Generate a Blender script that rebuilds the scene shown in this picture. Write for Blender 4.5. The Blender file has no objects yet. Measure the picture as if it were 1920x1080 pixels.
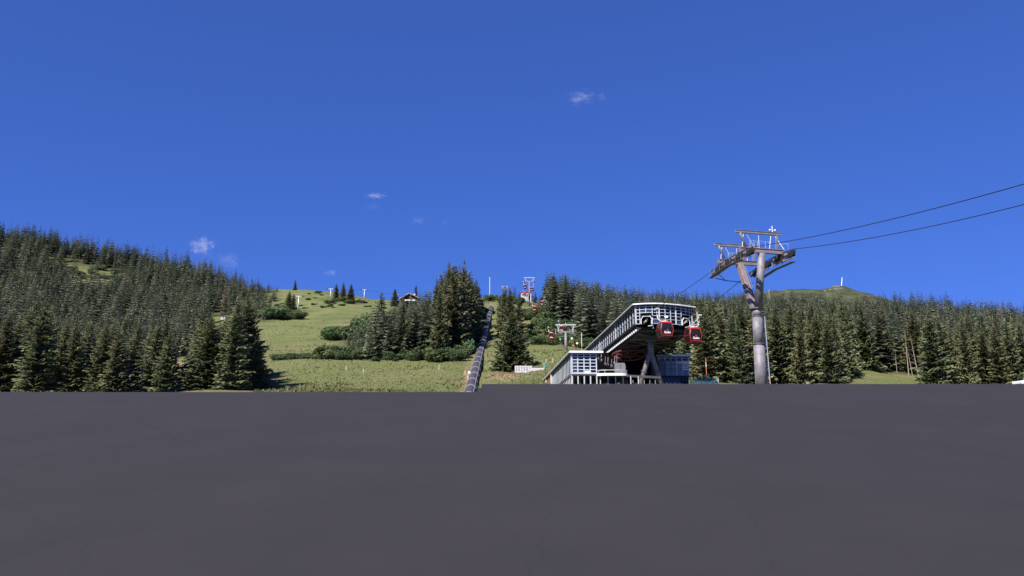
import bpy, math, random
import numpy as np
from mathutils import Vector, Matrix, noise as mnoise

random.seed(7)
rng = np.random.default_rng(11)
scene = bpy.context.scene
C = scene.collection

# ------------------------------------------------------------------ camera
F = 1500.0                      # focal length in pixels of a 1920 wide picture
PITCH = math.radians(11.9)
CAM = Vector((0.0, 0.0, 5.0))
cp, sp = math.cos(PITCH), math.sin(PITCH)
cam_data = bpy.data.cameras.new("camera")
cam_data.sensor_width = 36.0
cam_data.lens = 36.0 * F / 1920.0
cam_data.clip_start = 0.5
cam_data.clip_end = 30000.0
cam = bpy.data.objects.new("camera", cam_data)
C.objects.link(cam)
cam.location = CAM
cam.rotation_euler = (math.radians(90) + PITCH, 0, 0)
scene.camera = cam

# ------------------------------------------------------------------ light
SUN_TO = Vector((-0.40, -0.60, 0.69)).normalized()       # direction towards the sun
sun_elev = math.asin(SUN_TO.z)
sun_azim = math.atan2(SUN_TO.x, SUN_TO.y)                 # clockwise from +Y
world = bpy.data.worlds.new("World")
scene.world = world
world.use_nodes = True
wn = world.node_tree.nodes
wl = world.node_tree.links
bg = wn["Background"]
sky = wn.new("ShaderNodeTexSky")
sky.sky_type = 'NISHITA'
sky.sun_disc = False
sky.sun_elevation = sun_elev
sky.sun_rotation = sun_azim
sky.altitude = 1900
sky.air_density = 0.75
sky.dust_density = 0.0
sky.ozone_density = 4.0
tint = wn.new("ShaderNodeMix")
tint.data_type = 'RGBA'
tint.blend_type = 'MULTIPLY'
tint.inputs[0].default_value = 1.0
tint.inputs[7].default_value = (0.41, 0.775, 2.02, 1)
gam = wn.new("ShaderNodeGamma")
gam.inputs[1].default_value = 0.55
wl.new(sky.outputs[0], gam.inputs[0])
wl.new(gam.outputs[0], tint.inputs[6])
wl.new(tint.outputs[2], bg.inputs[0])
bg.inputs[1].default_value = 0.076
sun_data = bpy.data.lights.new("sun", 'SUN')
sun_data.energy = 4.8
sun_data.angle = math.radians(0.5)
sun_data.color = (1.0, 0.95, 0.88)
sun = bpy.data.objects.new("sun", sun_data)
C.objects.link(sun)
sun.rotation_euler = SUN_TO.to_track_quat('Z', 'Y').to_euler()
sun.location = (-80, -60, 120)
scene.view_settings.view_transform = 'Standard'
scene.view_settings.look = 'None'
scene.view_settings.gamma = 1.0
scene.view_settings.use_curve_mapping = False
scene.view_settings.exposure = 1.0


# ------------------------------------------------------------------ helpers
def P(px, py, y):
    """point of the place seen at a picture position, at distance y north of the camera"""
    u = (px - 960.0) / F
    v = (540.0 - py) / F
    d = Vector((u, cp - v * sp, sp + v * cp))
    return CAM + d * (y / d.y)


def PZ(px, py, z):
    u = (px - 960.0) / F
    v = (540.0 - py) / F
    d = Vector((u, cp - v * sp, sp + v * cp))
    return CAM + d * ((z - CAM.z) / d.z)


def project(x, y, z):
    z = z - CAM.z
    dep = y * cp + z * sp
    up = z * cp - y * sp
    return 960 + F * x / dep, 540 - F * up / dep, dep


def ratio(py):
    v = (540.0 - py) / F
    return (sp + v * cp) / (cp - v * sp)


class MB:
    def __init__(self):
        self.v = []
        self.f = []

    def add(self, vs, fs):
        n = len(self.v)
        self.v.extend([tuple(p) for p in vs])
        self.f.extend([tuple(i + n for i in f) for f in fs])

    def box(self, c, sx, sy, sz, ax=None, ay=None, az=None):
        c = Vector(c)
        ax = (ax or Vector((1, 0, 0))) * (sx / 2)
        ay = (ay or Vector((0, 1, 0))) * (sy / 2)
        az = (az or Vector((0, 0, 1))) * (sz / 2)
        vs = [c - ax - ay - az, c + ax - ay - az, c + ax + ay - az, c - ax + ay - az,
              c - ax - ay + az, c + ax - ay + az, c + ax + ay + az, c - ax + ay + az]
        self.add(vs, [(3, 2, 1, 0), (4, 5, 6, 7), (0, 1, 5, 4), (1, 2, 6, 5), (2, 3, 7, 6), (3, 0, 4, 7)])

    def bar(self, p0, p1, w, h, up=Vector((0, 0, 1))):
        p0, p1 = Vector(p0), Vector(p1)
        d = p1 - p0
        L = d.length
        if L < 1e-6:
            return
        d.normalize()
        s = d.cross(up)
        if s.length < 1e-3:
            s = d.cross(Vector((1, 0, 0)))
        s.normalize()
        t = s.cross(d).normalized()
        self.box((p0 + p1) / 2, L, w, h, d, s, t)

    def tube(self, pts, rad, n=8, caps=True):
        pts = [Vector(p) for p in pts]
        if not isinstance(rad, (list, tuple)):
            rad = [rad] * len(pts)
        rings = []
        ref = None
        for i, p in enumerate(pts):
            d = (pts[min(i + 1, len(pts) - 1)] - pts[max(i - 1, 0)]).normalized()
            if ref is None:
                ref = Vector((0, 0, 1)) if abs(d.z) < 0.9 else Vector((1, 0, 0))
            a = d.cross(ref).normalized()
            b = a.cross(d).normalized()
            rings.append([p + (a * math.cos(2 * math.pi * k / n) + b * math.sin(2 * math.pi * k / n)) * rad[i]
                          for k in range(n)])
        vs = [q for r in rings for q in r]
        fs = []
        for i in range(len(pts) - 1):
            for k in range(n):
                k2 = (k + 1) % n
                fs.append((i * n + k, i * n + k2, (i + 1) * n + k2, (i + 1) * n + k))
        if caps:
            fs.append(tuple(range(n - 1, -1, -1)))
            fs.append(tuple((len(pts) - 1) * n + k for k in range(n)))
        self.add(vs, fs)

    def prism(self, poly, ext):
        """polygon (list of points) extruded by a vector"""
        ext = Vector(ext)
        n = len(poly)
        vs = [Vector(p) for p in poly] + [Vector(p) + ext for p in poly]
        fs = [tuple(range(n - 1, -1, -1)), tuple(range(n, 2 * n))]
        for k in range(n):
            k2 = (k + 1) % n
            fs.append((k, k2, n + k2, n + k))
        self.add(vs, fs)

    def loft(self, rings, caps=True):
        n = len(rings[0])
        vs = [q for r in rings for q in r]
        fs = []
        for i in range(len(rings) - 1):
            for k in range(n):
                k2 = (k + 1) % n
                fs.append((i * n + k, i * n + k2, (i + 1) * n + k2, (i + 1) * n + k))
        if caps:
            fs.append(tuple(range(n - 1, -1, -1)))
            fs.append(tuple((len(rings) - 1) * n + k for k in range(n)))
        self.add(vs, fs)

    def torus(self, c, ax, ay, R, r, n=28, m=6):
        c = Vector(c)
        az = ax.cross(ay).normalized()
        vs, fs = [], []
        for i in range(n):
            a = 2 * math.pi * i / n
            d = ax * math.cos(a) + ay * math.sin(a)
            for j in range(m):
                b = 2 * math.pi * j / m
                vs.append(c + d * (R + r * math.cos(b)) + az * (r * math.sin(b)))
        for i in range(n):
            for j in range(m):
                i2, j2 = (i + 1) % n, (j + 1) % m
                fs.append((i * m + j, i2 * m + j, i2 * m + j2, i * m + j2))
        self.add(vs, fs)

    def build(self, name, mat, parent=None, smooth=False, bevel=0.0):
        off = parent_world(parent) if parent else Vector((0, 0, 0))
        me = bpy.data.meshes.new(name)
        me.from_pydata([(p[0] - off.x, p[1] - off.y, p[2] - off.z) for p in self.v], [], self.f)
        me.materials.append(mat)
        if smooth:
            me.polygons.foreach_set("use_smooth", [len(f) <= 4 for f in self.f])
        o = bpy.data.objects.new(name, me)
        C.objects.link(o)
        if parent:
            o.parent = parent
        if bevel:
            b = o.modifiers.new("bevel", 'BEVEL')
            b.width = bevel
            b.segments = 2
        return o


def parent_world(o):
    p = Vector(o.location)
    while o.parent:
        o = o.parent
        p = p + Vector(o.location)
    return p


def tag(o, label=None, cat=None, group=None, kind=None):
    if label: o["label"] = label
    if cat: o["category"] = cat
    if group: o["group"] = group
    if kind: o["kind"] = kind
    return o


def empty(name, loc, label, cat, group=None):
    o = bpy.data.objects.new(name, None)
    o.empty_display_size = 0.2
    C.objects.link(o)
    o.location = loc
    return tag(o, label, cat, group)


CHILD = {}


def copy_tree(o, parent=None):
    c = o.copy()
    C.objects.link(c)
    if parent:
        c.parent = parent
    for ch in list(o.children):
        copy_tree(ch, c)
    return c


def mesh_np(name, V, Fq, mat, attr=None, smooth=False):
    """V (n,3), Fq (m,k) uniform polygons"""
    me = bpy.data.meshes.new(name)
    m, k = Fq.shape
    me.vertices.add(len(V))
    me.vertices.foreach_set("co", np.ascontiguousarray(V, dtype=np.float32).ravel())
    me.loops.add(m * k)
    me.loops.foreach_set("vertex_index", np.ascontiguousarray(Fq, dtype=np.int32).ravel())
    me.polygons.add(m)
    me.polygons.foreach_set("loop_start", np.arange(0, m * k, k, dtype=np.int32))
    me.polygons.foreach_set("loop_total", np.full(m, k, dtype=np.int32))
    if smooth:
        me.polygons.foreach_set("use_smooth", np.ones(m, dtype=bool))
    if attr:
        for an, av in attr.items():
            a = me.attributes.new(an, 'FLOAT', 'POINT')
            a.data.foreach_set("value", np.ascontiguousarray(av, dtype=np.float32))
    me.update(calc_edges=True)
    me.validate()
    me.materials.append(mat)
    return me


# ------------------------------------------------------------------ materials
def new_mat(name):
    m = bpy.data.materials.new(name)
    m.use_nodes = True
    nt = m.node_tree
    return m, nt.nodes, nt.links, nt.nodes["Principled BSDF"]


def mat_plain(name, col, rough=0.6, metal=0.0, var=0.12, scale=3.0, bump=0.0, col2=None, stretch=(1, 1, 1), spec=0.5):
    m, n, l, b = new_mat(name)
    tc = n.new("ShaderNodeTexCoord")
    mp = n.new("ShaderNodeMapping")
    mp.inputs[3].default_value = stretch
    l.new(tc.outputs["Object"], mp.inputs[0])
    nz = n.new("ShaderNodeTexNoise")
    nz.inputs["Scale"].default_value = scale
    nz.inputs["Detail"].default_value = 6
    nz.inputs["Roughness"].default_value = 0.65
    l.new(mp.outputs[0], nz.inputs["Vector"])
    rp = n.new("ShaderNodeValToRGB")
    rp.color_ramp.elements[0].position = 0.3
    rp.color_ramp.elements[1].position = 0.7
    c2 = col2 or tuple(min(1, c * (1 + var)) for c in col)
    c1 = tuple(c * (1 - var) for c in col)
    rp.color_ramp.elements[0].color = (*c1, 1)
    rp.color_ramp.elements[1].color = (*c2, 1)
    l.new(nz.outputs["Fac"], rp.inputs[0])
    l.new(rp.outputs[0], b.inputs["Base Color"])
    b.inputs["Roughness"].default_value = rough
    b.inputs["Metallic"].default_value = metal
    b.inputs["Specular IOR Level"].default_value = spec
    if bump:
        bp = n.new("ShaderNodeBump")
        bp.inputs["Strength"].default_value = bump
        bp.inputs["Distance"].default_value = 0.05
        l.new(nz.outputs["Fac"], bp.inputs["Height"])
        l.new(bp.outputs[0], b.inputs["Normal"])
    return m


M = {}
M['galv'] = mat_plain("galvanised_steel", (0.165, 0.152, 0.168), 0.6, 0.1, 0.38, 1.1, 0.15)
M['steel_brown'] = mat_plain("weathered_steel", (0.22, 0.175, 0.175), 0.55, 0.2, 0.25, 2.0, 0.1)
M['white'] = mat_plain("white_paint", (0.70, 0.69, 0.70), 0.45, 0.0, 0.06, 2.0)
M['offwhite'] = mat_plain("pale_metal", (0.42, 0.42, 0.44), 0.4, 0.1, 0.12, 2.0)
M['frame'] = mat_plain("pale_blue_frame", (0.46, 0.50, 0.55), 0.4, 0.15, 0.10, 2.0)
M['dark'] = mat_plain("dark_steel", (0.009, 0.009, 0.010), 0.7, 0.0, 0.3, 2.0)
M['girder'] = mat_plain("girder_grey", (0.09, 0.085, 0.088), 0.6, 0.1, 0.25, 1.5)
M['wood_dark'] = mat_plain("dark_timber", (0.05, 0.030, 0.022), 0.8, 0.0, 0.35, 2.0, 0.2, stretch=(1, 1, 6))
M['wood_orange'] = mat_plain("larch_slat", (0.45, 0.20, 0.09), 0.75, 0.0, 0.25, 3.0)
M['wood_tan'] = mat_plain("larch_board", (0.33, 0.20, 0.11), 0.75, 0.0, 0.25, 3.0)
M['roof_grey'] = mat_plain("roof_membrane", (0.13, 0.13, 0.135), 0.8, 0.0, 0.15, 0.8)
M['roof_shingle'] = mat_plain("weathered_shingle", (0.22, 0.18, 0.16), 0.85, 0.0, 0.3, 3.0, 0.3)
M['red'] = mat_plain("red_lacquer", (0.42, 0.022, 0.020), 0.35, 0.0, 0.08, 2.0)
M['red_dull'] = mat_plain("dull_red_steel", (0.085, 0.014, 0.016), 0.6, 0.0, 0.2, 2.0)
M['black'] = mat_plain("black_shell", (0.008, 0.008, 0.009), 0.35, 0.0, 0.2, 2.0)
M['rubber'] = mat_plain("rubber", (0.018, 0.018, 0.018), 0.8, 0.0, 0.2, 5.0)
M['lettering'] = mat_plain("white_lettering", (0.85, 0.85, 0.85), 0.5, 0.0, 0.02, 2.0)
M['lettering_red'] = mat_plain("red_lettering", (0.65, 0.06, 0.05), 0.5, 0.0, 0.05, 2.0)
M['panel_blue'] = mat_plain("blue_grey_panel", (0.20, 0.215, 0.25), 0.4, 0.0, 0.10, 1.0)
M['panel_dark'] = mat_plain("slate_panel", (0.08, 0.09, 0.11), 0.4, 0.0, 0.10, 1.0)
M['booth'] = mat_plain("grey_booth", (0.15, 0.145, 0.16), 0.5, 0.0, 0.1, 1.0)
M['concrete'] = mat_plain("concrete", (0.33, 0.32, 0.31), 0.85, 0.0, 0.15, 1.2, 0.2)
M['plaster'] = mat_plain("white_plaster", (0.72, 0.68, 0.66), 0.8, 0.0, 0.06, 1.0)
M['orange'] = mat_plain("orange_paint", (0.52, 0.13, 0.035), 0.5, 0.0, 0.1, 2.0)
M['teal'] = mat_plain("teal_paint", (0.07, 0.30, 0.31), 0.5, 0.0, 0.1, 2.0)
M['blue'] = mat_plain("blue_paint", (0.03, 0.14, 0.42), 0.4, 0.0, 0.1, 2.0)
M['pipe'] = mat_plain("slate_sheet_metal", (0.058, 0.053, 0.060), 0.55, 0.1, 0.16, 1.4, 0.05)
M['pipe_ring'] = mat_plain("pale_ring", (0.26, 0.24, 0.255), 0.5, 0.1, 0.12, 2.0)
M['void'] = mat_plain("painted_shade_black", (0.003, 0.003, 0.0035), 0.9, 0.0, 0.3, 2.0, spec=0.05)  # deep shade under the station, put into the colour of its back walls
M['bark'] = mat_plain("spruce_bark", (0.075, 0.055, 0.042), 0.9, 0.0, 0.35, 3.0, 0.4)
M['dead_bark'] = mat_plain("bleached_bark", (0.28, 0.22, 0.19), 0.85, 0.0, 0.25, 3.0, 0.3, stretch=(1, 1, .3))
M['stake'] = mat_plain("pale_stake", (0.62, 0.60, 0.48), 0.7, 0.0, 0.1, 2.0)
M['rock'] = mat_plain("limestone", (0.17, 0.155, 0.14), 0.9, 0.0, 0.3, 0.15, 0.4)


def mat_glass(name, col, rough=0.06, spec=0.4):
    m, n, l, b = new_mat(name)
    tc = n.new("ShaderNodeTexCoord")
    nz = n.new("ShaderNodeTexNoise")
    nz.inputs["Scale"].default_value = 0.5
    l.new(tc.outputs["Object"], nz.inputs["Vector"])
    bp = n.new("ShaderNodeBump")
    bp.inputs["Strength"].default_value = 0.05
    l.new(nz.outputs["Fac"], bp.inputs["Height"])
    l.new(bp.outputs[0], b.inputs["Normal"])
    b.inputs["Base Color"].default_value = (*col, 1)
    b.inputs["Roughness"].default_value = rough
    b.inputs["Specular IOR Level"].default_value = spec
    b.inputs["IOR"].default_value = 1.5
    return m


M['glass'] = mat_glass("dark_glass", (0.004, 0.005, 0.008), 0.15, 0.22)
M['glass_blue'] = mat_glass("blue_glass", (0.03, 0.05, 0.09), 0.15, 0.3)
M['glass_grey'] = mat_glass("hazy_glass", (0.035, 0.038, 0.045), 0.25, 0.3)
M['glass_cabin'] = mat_glass("cabin_glass", (0.012, 0.013, 0.016), 0.12, 0.25)


def mat_clear(name, col, alpha):
    m, n, l, b = new_mat(name)
    tr = n.new("ShaderNodeBsdfTransparent")
    tr.inputs[0].default_value = (*col, 1)
    mx = n.new("ShaderNodeMixShader")
    mx.inputs[0].default_value = alpha
    b.inputs["Base Color"].default_value = (0.25, 0.42, 0.45, 1)
    b.inputs["Roughness"].default_value = 0.1
    l.new(tr.outputs[0], mx.inputs[1])
    l.new(b.outputs[0], mx.inputs[2])
    l.new(mx.outputs[0], n["Material Output"].inputs[0])
    return m


M['glass_fence'] = mat_clear("fence_glass", (0.75, 0.95, 0.95), 0.3)


def mat_foliage(name, c_dark, c_light, transl=0.25, hue_var=0.04, world_scale=0.6, brown=False):
    m, n, l, b = new_mat(name)
    geo = n.new("ShaderNodeNewGeometry")
    oi = n.new("ShaderNodeObjectInfo")
    nz = n.new("ShaderNodeTexNoise")
    nz.inputs["Scale"].default_value = world_scale
    nz.inputs["Detail"].default_value = 5
    nz.inputs["Roughness"].default_value = 0.7
    l.new(geo.outputs["Position"], nz.inputs["Vector"])
    at = n.new("ShaderNodeAttribute")
    at.attribute_name = "tone"
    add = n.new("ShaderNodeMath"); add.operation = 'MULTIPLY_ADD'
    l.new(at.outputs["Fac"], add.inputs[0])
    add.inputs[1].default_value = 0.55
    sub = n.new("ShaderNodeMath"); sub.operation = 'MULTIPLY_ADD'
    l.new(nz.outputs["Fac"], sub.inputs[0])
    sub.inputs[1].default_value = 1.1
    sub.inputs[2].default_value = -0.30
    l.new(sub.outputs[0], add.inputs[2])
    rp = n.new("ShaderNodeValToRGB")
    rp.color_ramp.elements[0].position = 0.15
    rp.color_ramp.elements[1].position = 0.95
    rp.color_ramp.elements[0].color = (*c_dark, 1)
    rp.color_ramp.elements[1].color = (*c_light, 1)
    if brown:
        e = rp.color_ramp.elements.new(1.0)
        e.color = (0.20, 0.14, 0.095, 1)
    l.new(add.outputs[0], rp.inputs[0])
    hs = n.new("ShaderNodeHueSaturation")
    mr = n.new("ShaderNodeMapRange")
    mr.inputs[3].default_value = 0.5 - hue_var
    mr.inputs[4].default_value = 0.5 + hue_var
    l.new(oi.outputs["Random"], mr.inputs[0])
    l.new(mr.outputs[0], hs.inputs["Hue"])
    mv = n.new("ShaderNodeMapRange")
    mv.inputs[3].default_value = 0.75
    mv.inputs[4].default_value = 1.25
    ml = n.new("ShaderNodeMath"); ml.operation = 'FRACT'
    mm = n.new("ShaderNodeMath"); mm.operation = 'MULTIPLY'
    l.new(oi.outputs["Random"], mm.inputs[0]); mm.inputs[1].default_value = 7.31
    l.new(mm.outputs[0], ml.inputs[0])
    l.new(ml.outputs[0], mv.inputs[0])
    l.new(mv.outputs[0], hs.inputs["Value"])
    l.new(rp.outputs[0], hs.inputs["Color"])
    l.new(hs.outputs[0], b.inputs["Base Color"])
    b.inputs["Roughness"].default_value = 0.6
    b.inputs["Specular IOR Level"].default_value = 0.25
    if transl:
        tr = n.new("ShaderNodeBsdfTranslucent")
        l.new(hs.outputs[0], tr.inputs[0])
        mx = n.new("ShaderNodeMixShader")
        mx.inputs[0].default_value = transl
        l.new(b.outputs[0], mx.inputs[1])
        l.new(tr.outputs[0], mx.inputs[2])
        l.new(mx.outputs[0], n["Material Output"].inputs[0])
    return m


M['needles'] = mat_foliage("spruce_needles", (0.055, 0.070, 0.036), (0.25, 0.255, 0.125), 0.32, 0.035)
M['needles_far'] = mat_foliage("far_spruce_needles", (0.034, 0.046, 0.032), (0.205, 0.225, 0.145), 0.25, 0.0, 0.12, True)
M['leaves'] = mat_foliage("broad_leaves", (0.030, 0.056, 0.018), (0.125, 0.170, 0.068), 0.25, 0.03, 0.9)
M['tuft'] = mat_foliage("grass_blades", (0.12, 0.135, 0.046), (0.25, 0.25, 0.11), 0.3, 0.0, 0.15)


def mat_ground():
    m, n, l, b = new_mat("alpine_meadow")
    geo = n.new("ShaderNodeNewGeometry")
    def noise(scale, detail=6, rough=0.65, stretch=(1, 1, 1)):
        mp = n.new("ShaderNodeMapping")
        mp.inputs[3].default_value = stretch
        l.new(geo.outputs["Position"], mp.inputs[0])
        t = n.new("ShaderNodeTexNoise")
        t.inputs["Scale"].default_value = scale
        t.inputs["Detail"].default_value = detail
        t.inputs["Roughness"].default_value = rough
        l.new(mp.outputs[0], t.inputs["Vector"])
        return t
    def ramp(src, p0, c0, p1, c1):
        r = n.new("ShaderNodeValToRGB")
        r.color_ramp.elements[0].position = p0
        r.color_ramp.elements[1].position = p1
        r.color_ramp.elements[0].color = (*c0, 1)
        r.color_ramp.elements[1].color = (*c1, 1)
        l.new(src, r.inputs[0])
        return r
    def mix(fac, a, bb):
        x = n.new("ShaderNodeMix")
        x.data_type = 'RGBA'
        if isinstance(fac, float):
            x.inputs[0].default_value = fac
        else:
            l.new(fac, x.inputs[0])
        l.new(a, x.inputs[6])
        if isinstance(bb, tuple):
            x.inputs[7].default_value = (*bb, 1)
        else:
            l.new(bb, x.inputs[7])
        return x.outputs[2]
    fine = noise(1.3, 8, 0.75)
    mid = noise(0.11, 6, 0.6, (0.28, 1.2, 1.3))
    big = noise(0.022, 4, 0.6, (0.7, 1.3, 2.0))
    green = ramp(fine.outputs["Fac"], 0.32, (0.072, 0.100, 0.028), 0.70, (0.150, 0.185, 0.060))
    dry = ramp(fine.outputs["Fac"], 0.30, (0.090, 0.074, 0.036), 0.72, (0.290, 0.245, 0.130))
    f1 = ramp(mid.outputs["Fac"], 0.42, (0, 0, 0), 0.58, (1, 1, 1))
    f2 = ramp(big.outputs["Fac"], 0.38, (0.1, 0.1, 0.1), 0.66, (0.9, 0.9, 0.9))
    ff = n.new("ShaderNodeMath"); ff.operation = 'MULTIPLY_ADD'
    l.new(f1.outputs[0], ff.inputs[0]); ff.inputs[1].default_value = 0.42
    f2m = n.new("ShaderNodeMath"); f2m.operation = 'MULTIPLY'
    l.new(f2.outputs[0], f2m.inputs[0]); f2m.inputs[1].default_value = 0.42
    l.new(f2m.outputs[0], ff.inputs[2])
    grass = mix(ff.outputs[0], green.outputs[0], dry.outputs[0])
    heath = noise(0.045, 7, 0.68, (0.8, 1.0, 2.4))
    fh = ramp(heath.outputs["Fac"], 0.47, (0, 0, 0), 0.60, (0.85, 0.85, 0.85))
    hf = n.new("ShaderNodeMath"); hf.operation = 'MULTIPLY'
    ah = n.new("ShaderNodeAttribute"); ah.attribute_name = "heath"
    l.new(fh.outputs[0], hf.inputs[0]); l.new(ah.outputs["Fac"], hf.inputs[1])
    hcol = ramp(fine.outputs["Fac"], 0.3, (0.030, 0.048, 0.014), 0.7, (0.095, 0.12, 0.038))
    grass = mix(hf.outputs[0], grass, hcol.outputs[0])
    # worn, stony patches
    patch = noise(0.35, 8, 0.7)
    fp = ramp(patch.outputs["Fac"], 0.66, (0, 0, 0), 0.74, (1, 1, 1))
    pm = n.new("ShaderNodeMath"); pm.operation = 'MULTIPLY'
    l.new(fp.outputs[0], pm.inputs[0]); pm.inputs[1].default_value = 0.6
    grass = mix(pm.outputs[0], grass, (0.23, 0.17, 0.11))
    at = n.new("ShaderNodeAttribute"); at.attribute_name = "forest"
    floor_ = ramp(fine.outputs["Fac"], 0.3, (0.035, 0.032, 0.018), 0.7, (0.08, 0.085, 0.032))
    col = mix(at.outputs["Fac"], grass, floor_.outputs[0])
    at2 = n.new("ShaderNodeAttribute"); at2.attribute_name = "soil"
    sm = n.new("ShaderNodeMath"); sm.operation = 'MULTIPLY'
    sr = ramp(patch.outputs["Fac"], 0.36, (0, 0, 0), 0.5, (1, 1, 1))
    l.new(sr.outputs[0], sm.inputs[0]); l.new(at2.outputs["Fac"], sm.inputs[1])
    soil = ramp(fine.outputs["Fac"], 0.3, (0.20, 0.115, 0.07), 0.7, (0.40, 0.26, 0.18))
    col = mix(sm.outputs[0], col, soil.outputs[0])
    l.new(col, b.inputs["Base Color"])
    b.inputs["Roughness"].default_value = 0.9
    b.inputs["Specular IOR Level"].default_value = 0.1
    bp = n.new("ShaderNodeBump")
    bp.inputs["Strength"].default_value = 0.9
    bp.inputs["Distance"].default_value = 0.6
    hb = n.new("ShaderNodeMath"); hb.operation = 'MULTIPLY_ADD'
    l.new(mid.outputs["Fac"], hb.inputs[0]); hb.inputs[1].default_value = 2.0
    l.new(fine.outputs["Fac"], hb.inputs[2])
    l.new(hb.outputs[0], bp.inputs["Height"])
    l.new(bp.outputs[0], b.inputs["Normal"])
    return m


M['ground'] = mat_ground()


def mat_asphalt():
    m, n, l, b = new_mat("worn_asphalt")
    geo = n.new("ShaderNodeNewGeometry")
    def noise(scale, detail, rough=0.6):
        t = n.new("ShaderNodeTexNoise")
        t.inputs["Scale"].default_value = scale
        t.inputs["Detail"].default_value = detail
        t.inputs["Roughness"].default_value = rough
        l.new(geo.outputs["Position"], t.inputs["Vector"])
        return t
    grain = noise(14.0, 4, 0.8)
    blot = noise(0.22, 6, 0.6)
    r = n.new("ShaderNodeValToRGB")
    r.color_ramp.elements[0].position = 0.25
    r.color_ramp.elements[1].position = 0.78
    r.color_ramp.elements[0].color = (0.0198, 0.0178, 0.0192, 1)
    r.color_ramp.elements[1].color = (0.0295, 0.0266, 0.0287, 1)
    mx = n.new("ShaderNodeMath"); mx.operation = 'MULTIPLY_ADD'
    l.new(grain.outputs["Fac"], mx.inputs[0]); mx.inputs[1].default_value = 0.5
    b2 = n.new("ShaderNodeMath"); b2.operation = 'MULTIPLY'
    l.new(blot.outputs["Fac"], b2.inputs[0]); b2.inputs[1].default_value = 0.5
    l.new(b2.outputs[0], mx.inputs[2])
    l.new(mx.outputs[0], r.inputs[0])
    # fine cracks and sealed joints
    dist = noise(0.9, 5, 0.7)
    dm = n.new("ShaderNodeVectorMath"); dm.operation = 'MULTIPLY_ADD'
    l.new(dist.outputs["Color"], dm.inputs[0]); dm.inputs[1].default_value = (1.6, 1.6, 0); l.new(geo.outputs["Position"], dm.inputs[2])
    vo = n.new("ShaderNodeTexVoronoi"); vo.feature = 'DISTANCE_TO_EDGE'; vo.inputs["Scale"].default_value = 0.11
    l.new(dm.outputs[0], vo.inputs["Vector"])
    cr = n.new("ShaderNodeMapRange"); cr.inputs[1].default_value = 0.0; cr.inputs[2].default_value = 0.007; cr.inputs[3].default_value = 0.88; cr.inputs[4].default_value = 1.0
    l.new(vo.outputs["Distance"], cr.inputs[0])
    cm = n.new("ShaderNodeMix"); cm.data_type = 'RGBA'; cm.blend_type = 'MULTIPLY'; cm.inputs[0].default_value = 1.0
    l.new(r.outputs[0], cm.inputs[6]); l.new(cr.outputs[0], cm.inputs[7])
    l.new(cm.outputs[2], b.inputs["Base Color"])
    b.inputs["Roughness"].default_value = 0.9
    b.inputs["Specular IOR Level"].default_value = 0.2
    bp = n.new("ShaderNodeBump")
    bp.inputs["Strength"].default_value = 0.25
    bp.inputs["Distance"].default_value = 0.02
    l.new(grain.outputs["Fac"], bp.inputs["Height"])
    l.new(bp.outputs[0], b.inputs["Normal"])
    return m


M['asphalt'] = mat_asphalt()

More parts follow.
